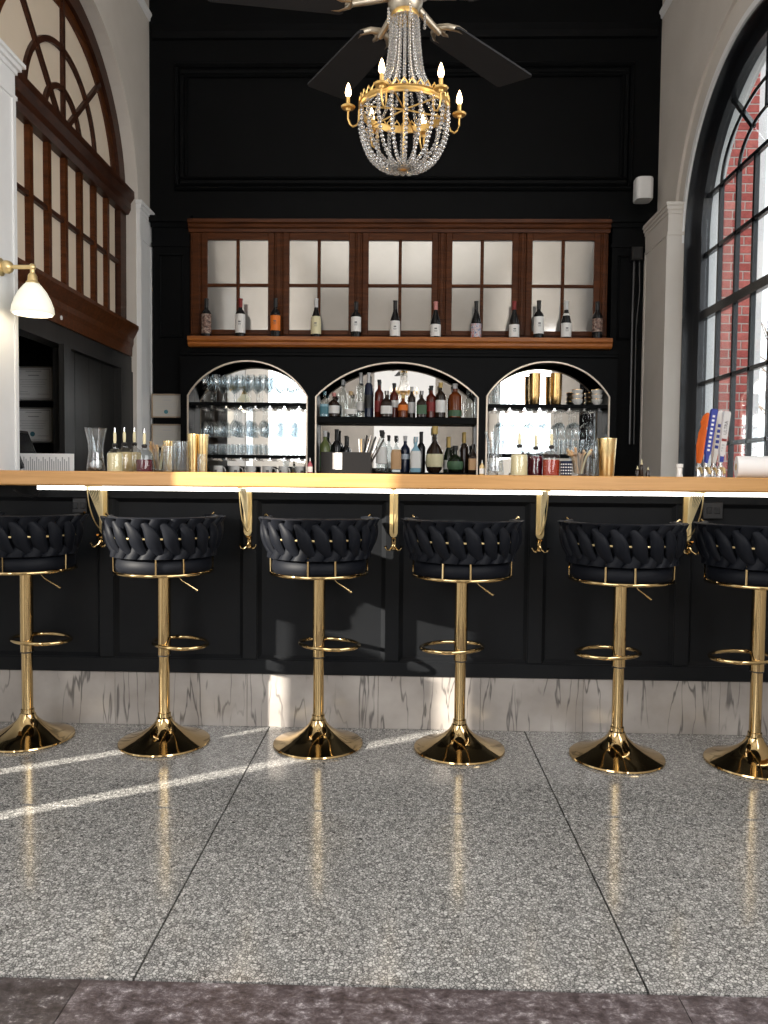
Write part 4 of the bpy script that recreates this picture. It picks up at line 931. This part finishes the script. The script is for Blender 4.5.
for k in range(6):
    a = R(8+60*k); e = lambda r_, z: (r_*cos(a), r_*sin(a), z)
    arm = fb(MB().tube([e(RG,ZG+.004), e(RG+.001,ZG-.03), e(RG+.008,ZG-.046), e(RG+.020,ZG-.052), e(CR-.006,ZG-.044), e(CR,ZG-.028), e(CR,ZD)], .0032, 8), 'candle_arm', 'antique_gold', 50)
    q = MB().lathe([(0,ZD-.010), (.006,ZD-.008), (.009,ZD-.002), (.020,ZD), (.023,ZD+.005), (.018,ZD+.006), (0,ZD+.006)], 18, c=(CR*cos(a), CR*sin(a), 0)); fb(q, 'drip_cup', 'antique_gold', 40, arm)
    q = MB().lathe([(0,ZD+.004), (.0065,ZD+.004), (.0065,ZD+.034), (0,ZD+.034)], 12, c=(CR*cos(a), CR*sin(a), 0)); fb(q, 'candle_sleeve', 'antique_gold', 40, arm)
    q = MB().lathe([(0,ZD+.033), (.005,ZD+.034), (.0092,ZD+.043), (.0098,ZD+.050), (.0075,ZD+.062), (.003,ZD+.075), (0,ZD+.080)], 12, c=(CR*cos(a), CR*sin(a), 0)); fb(q, 'candle_bulb', 'bulb', 60, arm)

# ------------------------------------------------------------------ things on the countertop
CT = CZT
def hgt(px, py, Y): return at(px, py, Y).z-CT
def vessel(name, label, px, Y, prof, h, mt='drink_glass', cat='glass', group=None, n=20):
    p = at(px, 470, Y); t = thing(name, label, cat, (p.x, Y, CT), group=group)
    MB().lathe([(r_, z_*h) for r_, z_ in prof], n).build('glass_body' if 'glass' in mt else 'metal_body', mt, t, 45)
    return t
def ice(t, r, z0, z1, k, seed=1):
    rn = random.Random(seed)
    for j in range(k):
        a = rn.uniform(0, 6.28); q = rn.uniform(0, r); s = rn.uniform(.008, .012); zc = rn.uniform(z0+s, z1)
        o = MB().box(-s, s, -s, s, -s, s).build('ice_cube', 'ice', t); o.location = (q*cos(a), q*sin(a), zc); o.rotation_euler = (rn.random()*3, rn.random()*3, rn.random()*3)
hour = [(0,0), (.036,0), (.040,.02), (.042,.08), (.036,.30), (.033,.45), (.037,.68), (.047,.9), (.052,1), (.050,1), (.035,.68), (.031,.45), (.034,.30), (.038,.09), (0,.06)]
t = vessel('beaker_glass', 'tall flared glass vase with ice at the left of the bar top', 96, 3.62, hour, hgt(96, 428, 3.62), group='tall flared glasses'); ice(t, .02, .012, .045, 8, 2)
t = vessel('beaker_glass', 'tall flared glass vase with ice before the right niche', 495, 3.62, hour, hgt(495, 431.5, 3.62), group='tall flared glasses'); ice(t, .02, .012, .045, 8, 5)
def syrup(px, Y, top, liq, lev, tx, r=.041, pour=True):
    p = at(px, 470, Y); h = hgt(px, top, Y); t = thing('syrup_bottle', tx, 'bottle', (p.x, Y, CT), group='glass syrup bottles with pour spouts')
    pf = [(0,0), (.9*r,0), (r,.02*h), (r,.66*h), (.92*r,.76*h), (.6*r,.88*h), (.38*r,.93*h), (.36*r,h), (0,h)]
    MB().lathe(pf, 20).build('glass_body', 'bottle_glass', t, 45)
    rl = .94*r; MB().lathe([(0,.003), (.86*r,.003), (rl,.022*h), (rl,min(lev,.66)*h)]+([(.86*r,.76*h)] if lev > .7 else [])+[(0,min(lev,.78)*h)], 20).build('syrup', liq, t, 45)
    if pour:
        MB().lathe([(0,h), (.010,h), (.013,h+.006), (.013,h+.014), (.007,h+.018), (0,h+.018)], 12).build('collar', 'black_plastic', t, 40)
        MB().lathe([(0,h+.018), (.0055,h+.018), (.0075,h+.032), (.0075,h+.060), (.005,h+.070), (0,h+.070)], 10).build('pour_spout', 'label_cream', t, 40)
        MB().lathe([(0,h+.070), (.0045,h+.070), (.0035,h+.090), (0,h+.090)], 10).build('spout_tip', 'chrome', t, 40)
    return t
syrup(115, 3.60, 447, 'liquid_lemon', .78, 'syrup bottle with pale lemon liquid beside the left glass vase', .037)
syrup(124.5, 3.70, 446, 'liquid_honey', .78, 'syrup bottle with honey liquid behind the lemon bottle at left')
syrup(134.5, 3.79, 446, 'liquid_honey', .78, 'syrup bottle with honey liquid just left of the burgundy one', .036)
syrup(144.5, 3.60, 448, 'liquid_burgundy', .52, 'syrup bottle half full of burgundy liquid at the left of the bar')
syrup(519, 3.60, 448, 'liquid_lemon', .72, 'syrup bottle with pale lemon liquid before the right niche')
syrup(535.5, 3.67, 450, 'liquid_burgundy', .78, 'syrup bottle with deep red liquid beside the lemon one at right')
syrup(551, 3.60, 449, 'liquid_red_syrup', .60, 'syrup bottle with orange-red liquid at the right of the bar')
tumb = [(0,0), (.9,0), (1,.03), (1.06,1), (1.0,1), (.94,.08), (0,.06)]
def glass(px, Y, top, r, tx, name='mixing_glass', grp=None): return vessel(name, tx, px, Y, [(a*r, b) for a, b in tumb], hgt(px, top, Y), group=grp)
def garnish(t, h, r, cols, k, seed, up_=.05):
    rn = random.Random(seed)
    for j in range(k):
        a = rn.uniform(0, 6.28); q = rn.uniform(0, r*.5); a2 = a+rn.uniform(-.6,.6)
        MB().tube([(q*cos(a), q*sin(a), .012), (r*.8*cos(a2), r*.8*sin(a2), h*.9), (r*1.3*cos(a2), r*1.3*sin(a2), h+rn.uniform(0, up_))], [.003,.0035,.006], 6).build('dried_garnish', rn.choice(cols), t, 40)
t = glass(158.5, 3.68, 450, .032, 'glass stuffed with dried garnish sticks at the left of the bar', 'garnish_glass'); garnish(t, .10, .032, ['label_cream', 'label_tan', 'cork', 'wood_frame'], 24, 3)
glass(169.5, 3.58, 446, .029, 'cut glass tumbler right of the left garnish glass')
glass(181, 3.62, 441, .031, 'tall clear mixing glass between tumbler and gold tins at left')
glass(201.5, 3.55, 454, .018, 'small clear jigger glass before the left gold tins')
tin = [(0,0), (.74,0), (.78,.02), (1,.97), (1.04,.975), (1.04,1), (.98,1), (.74,.04), (0,.035)]
def gtin(px, Y, top, r, tx): return vessel('shaker_tin', tx, px, Y, [(a*r, b) for a, b in tin], hgt(px, top, Y), 'shaker_gold', 'shaker', 'gold cocktail shaker tins', 28)
gtin(193, 3.66, 434, .026, 'slim gold shaker tin left of its twin at the left of the bar')
gtin(203, 3.66, 434.5, .025, 'slim gold shaker tin right of its twin at the left of the bar')
gtin(168, 3.76, 441, .024, 'short gold shaker tin behind the cut glass tumbler')
gtin(606.5, 3.62, 438.5, .043, 'large gold shaker tin at the right of the right niche')
glass(594, 3.73, 446, .034, 'clear mixing glass left of the large gold shaker tin')
t = glass(579, 3.60, 455, .043, 'wide glass of dried flowers before the right niche', 'garnish_glass'); garnish(t, .10, .043, ['cork', 'label_tan', 'label_cream', 'wood_frame'], 30, 8, .03)
t = vessel('mosaic_tumbler', 'dark blue mosaic tumbler between red syrup and dried flowers', 566, 3.58, [(a*.026, b) for a, b in tumb], hgt(566, 461, 3.58), 'liquid_navy', 'glass')
for k in range(24):
    a = -pi/2+(k % 6-2.5)*.42; z_ = .012+(k//6)*.014
    o = MB().box(-.003, .003, -.001, .001, -.003, .003).build('mosaic_chip', 'label_silver', t); o.location = (.0278*cos(a), .0278*sin(a), z_); o.rotation_euler = (0,0,a+pi/2)
# small bottles
for px, top, mt, tx in ((310, 458, 'liquid_pink', 'tiny pink bitters bottle left of the napkin caddy'), (482, 460, 'liquid_honey', 'tiny amber bitters bottle left of the right glass vase')):
    p = at(px, 470, 3.66); bottle(tx, (p.x, 3.66, CT), .012, hgt(px, top, 3.66), 'dasher', mt, 'label_white', (.1,.45), 'label_silver', .8, name='bitters_bottle')
for px, top, tx in ((637.5, 466, 'leftmost of three small dasher bottles right of the right niche'), (641.5, 459.5, 'tallest of three small dasher bottles right of the right niche'), (648, 467, 'rightmost of three small dasher bottles right of the right niche')):
    p = at(px, 470, 3.72); bottle(tx, (p.x, 3.72, CT), .010, hgt(px, top, 3.72), 'dasher', 'liquid_dark_brown', None, None, 'label_cream', .7, name='dasher_bottle', group='small dasher bottles')
p = at(679.5, 470, 3.66); h = hgt(679.5, 463.5, 3.66)
t = thing('white_jar', 'small white lidded jar left of the beer taps', 'jar', (p.x, 3.66, CT))
MB().lathe([(0,0), (.014,0), (.016,.004), (.012,.02), (.013,h*.62), (.011,h*.68), (0,h*.68)], 16).build('jar_body', 'white_ceramic', t, 40); MB().lathe([(0,h*.68), (.016,h*.70), (.016,h*.95), (0,h)], 16).build('lid', 'white_ceramic', t, 40)
# napkin caddy with menus
p0, p1 = at(321.5, 452, 3.66), at(371, 474, 3.66)
cw = p1.x-p0.x; t = thing('bar_caddy', 'black bar caddy with white napkins and black menus, centre of the bar top', 'caddy', ((p0.x+p1.x)/2, 3.70, CT)); hh = p0.z-CT; D = .14
mb = MB()
def cbx(x0_, x1_, y0_, y1_, z0_, z1_): mb.box(x0_-cw/2, x1_-cw/2, y0_-D/2, y1_-D/2, z0_, z1_)
cut0, cut1 = .055, .10
cbx(0, cw, 0, D, 0, .004); cbx(0, .004, 0, D, .004, hh); cbx(cw-.004, cw, 0, D, .004, hh); cbx(0, cw, D-.004, D, .004, hh); cbx(.175, .179, .004, D-.004, .004, hh)
cbx(.004, cut0, 0, .004, .004, hh); cbx(cut1, cw-.004, 0, .004, .004, hh); cbx(cut0, cut1, 0, .004, .004, .022)
mb.build('caddy_box', 'closet_black', t)
MB().box(.006-cw/2, .172-cw/2, .008-D/2, D/2-.008, .004, hh*.96).build('napkin_stack', 'paper', t)
for k in range(5):
    o = MB().box(-.002, .002, -.05, .05, 0, .185).build('black_menu', 'label_black' if k % 2 == 0 else 'label_silver', t); o.location = (cw/2-.060+.008*k, 0, .005); o.rotation_euler = (0, R(12+4*k), 0)
p = at(366, 440, 4.2)
# upright straws in the caddy
for k in range(5):
    o = MB().tube([(0,0,0), (0,0,.165)], .0035, 8).build('straw', ['paper', 'cork', 'label_black', 'paper', 'label_tan'][k], t, 40); o.location = (.012+.009*k, .03, hh*.955); o.rotation_euler = (0, R(-4+2*k), 0); o.location.z = hh*.96-.06
    o.location.x = .185-cw/2+.006*k; o.location.z = .006
# beer taps
def text_mesh(body, size, mt):
    c = bpy.data.curves.new('t', 'FONT'); c.body = body; c.size = size; c.extrude = .0006; c.align_x = 'CENTER'; c.align_y = 'CENTER'
    o = bpy.data.objects.new('t', c); COL.objects.link(o); bpy.context.view_layer.update()
    me = bpy.data.meshes.new_from_object(o.evaluated_get(bpy.context.evaluated_depsgraph_get())); bpy.data.objects.remove(o); bpy.data.curves.remove(c)
    me.materials.clear(); me.materials.append(M[mt]); return me
taps = [(702.5, 412, .034, 'label_brightorange', 3.74, -7, 'orange fish-shaped beer tap handle, leftmost of the taps', 'fish'),
        (709.5, 408.5, .030, 'label_blue', 3.66, -8, 'blue beer tap handle with white lettering beside the orange tap', 'paddle'),
        (717, 410, .032, 'label_white', 3.74, -7, 'white rounded beer tap handle with dark lettering behind the blue one', 'round'),
        (724, 411, .034, 'label_silver', 3.64, -6, 'grey paddle beer tap handle marked ULTRA at the right', 'ultra')]
for px, top, wd, mt, Y, tilt, tx, kd in taps:
    pb = at(px-4, 470, Y); ht = hgt(px, top, Y); t = thing('beer_tap', tx, 'beer tap', (pb.x, Y, CT), group='beer taps at the right of the bar')
    MB().lathe([(0,0), (.020,0), (.020,.006), (.012,.010), (.010,.03), (.014,.034), (.014,.052), (.009,.058), (.007,.072), (0,.072)], 16).build('tap_shank', 'chrome', t, 40)
    MB().tube([(0,-.01,.043), (0,-.04,.040), (0,-.052,.018)], [.009,.008,.007], 10).build('spout', 'brass_satin', t, 40)
    L = ht-.068
    if kd == 'fish': ol = [(-.006,0), (.006,0), (.012,.10*L), (.020,.35*L), (.017,.62*L), (.010,.70*L), (.021,.78*L), (.014,.86*L), (.019,.97*L), (.006,L), (-.008,.93*L), (-.016,.80*L), (-.010,.72*L), (-.018,.60*L), (-.020,.35*L), (-.012,.10*L)]
    elif kd == 'round': ol = [(-.007,0), (.007,0), (.012,.2*L), (.017,.7*L), (.019,.86*L), (.013,.97*L), (0,L), (-.013,.97*L), (-.019,.86*L), (-.017,.7*L), (-.012,.2*L)]
    else: ol = [(-.006,0), (.006,0), (.008,.14*L), (.013,.18*L), (wd/2,.97*L), (wd/2-.004,L), (-wd/2+.004,L), (-wd/2,.97*L), (-.013,.18*L), (-.008,.14*L)]
    hd = MB().prism(ol, 'y', -.009, .009).build('tap_handle', mt, t); hd.location = (0, 0, .068); hd.rotation_euler = (0, R(-tilt), R(8))
    if kd == 'ultra':
        o = inst('lettering', text_mesh('ULTRA', .021, 'ink'), hd, (0, -.0096, .68*L), (pi/2, -pi/2, 0))
        MB().box(-.012, .012, -.0097, -.009, .42*L, .47*L).build('red_mark', 'label_red', hd)
        for k in range(3): MB().box(-.009, -.004+.004*k, -.0097, -.009, (.22+.055*k)*L, (.25+.055*k)*L).build('print_line', 'ink_grey', hd)
        MB().box(-.010, .010, -.0097, -.009, .02*L, .13*L).build('blue_foot', 'label_blue', hd)
    elif kd == 'paddle':
        for k in range(9): MB().box(-.008, .004, -.0097, -.009, (.22+.078*k)*L, (.26+.078*k)*L).build('white_letter_mark', 'label_white', hd)
    elif kd == 'round':
        for k in range(5): MB().box(-.009, .008, -.0097, -.009, (.28+.10*k)*L, (.34+.10*k)*L).build('dark_letter_mark', 'label_blue', hd)
# paper towel roll lying on the bar top
pc = at(736, 470, 3.60); r_ = .050
t = thing('paper_towel_roll', 'white paper towel roll lying at the right end of the bar top', 'paper roll', (pc.x+.13, 3.60, CT))
mb = MB().lathe([(.016,0), (r_,0), (r_,.27), (.016,.27), (.016,0)], 32); o = mb.build('paper', 'paper', t, 30); o.rotation_euler = (0, pi/2, R(-12)); o.location = (-.13, 0, r_)
mb = MB().lathe([(.013,-.001), (.0162,-.001), (.0162,.271), (.013,.271), (.013,-.001)], 20); o = mb.build('cardboard_core', 'cork', t, 30); o.rotation_euler = (0, pi/2, R(-12)); o.location = (-.13, 0, r_)

# service counter in the left opening with register screen and a printed sheet
sc0 = thing('service_counter', 'black service counter in the opening behind the left pilaster', 'counter', (-2.2, 4.55, 0))
MB().box(-2.47, -1.88, 4.3, 4.85, 0, 1.06).build('carcass', 'closet_black', sc0, world=True); MB().bbox(-2.48, -1.86, 4.28, 4.87, 1.06, 1.10, .004).build('top', 'black_paint', sc0, world=True)
pm = at(20, 468, 4.5)
t = thing('register_screen', 'dark tilted register screen beside the left white pilaster', 'register', (pm.x-.015, 4.52, 1.10))
MB().bbox(-.10, .14, -.08, .10, 0, .035, .008).build('base', 'black_plastic', t); MB().prism([(-.02,.035), (.03,.035), (.02,.16), (-.03,.16)], 'y', -.03, .03).build('stand', 'black_plastic', t)
o = MB().bbox(-.010, .010, -.12, .12, 0, .24, .004).build('screen', 'black_plastic', t); o.location = (.075, 0, .075); o.rotation_euler = (0, R(-22), 0)
o2 = MB().box(.0102, .0112, -.11, .11, .015, .225).build('display', 'frame_black', o)
p0, p1 = at(20, 453, 4.42), at(74, 470, 4.42)
t = thing('printed_sheet', 'white printed sheet standing beside the dark register screen', 'paper', ((p0.x+p1.x)/2, 4.42, 1.10))
w_ = p1.x-p0.x; h_ = at(50,453.5,4.42).z-1.10
MB().box(-w_/2, w_/2, 0, .004, 0, h_).build('sheet', 'paper', t)
mb = MB()
for k in range(22):
    x_ = -w_/2+.02+k*(w_-.04)/22; mb.box(x_, x_+.006, -.0008, .0005, .035, h_-.02-.012*(k % 3))
mb.build('print', 'ink_grey', t)
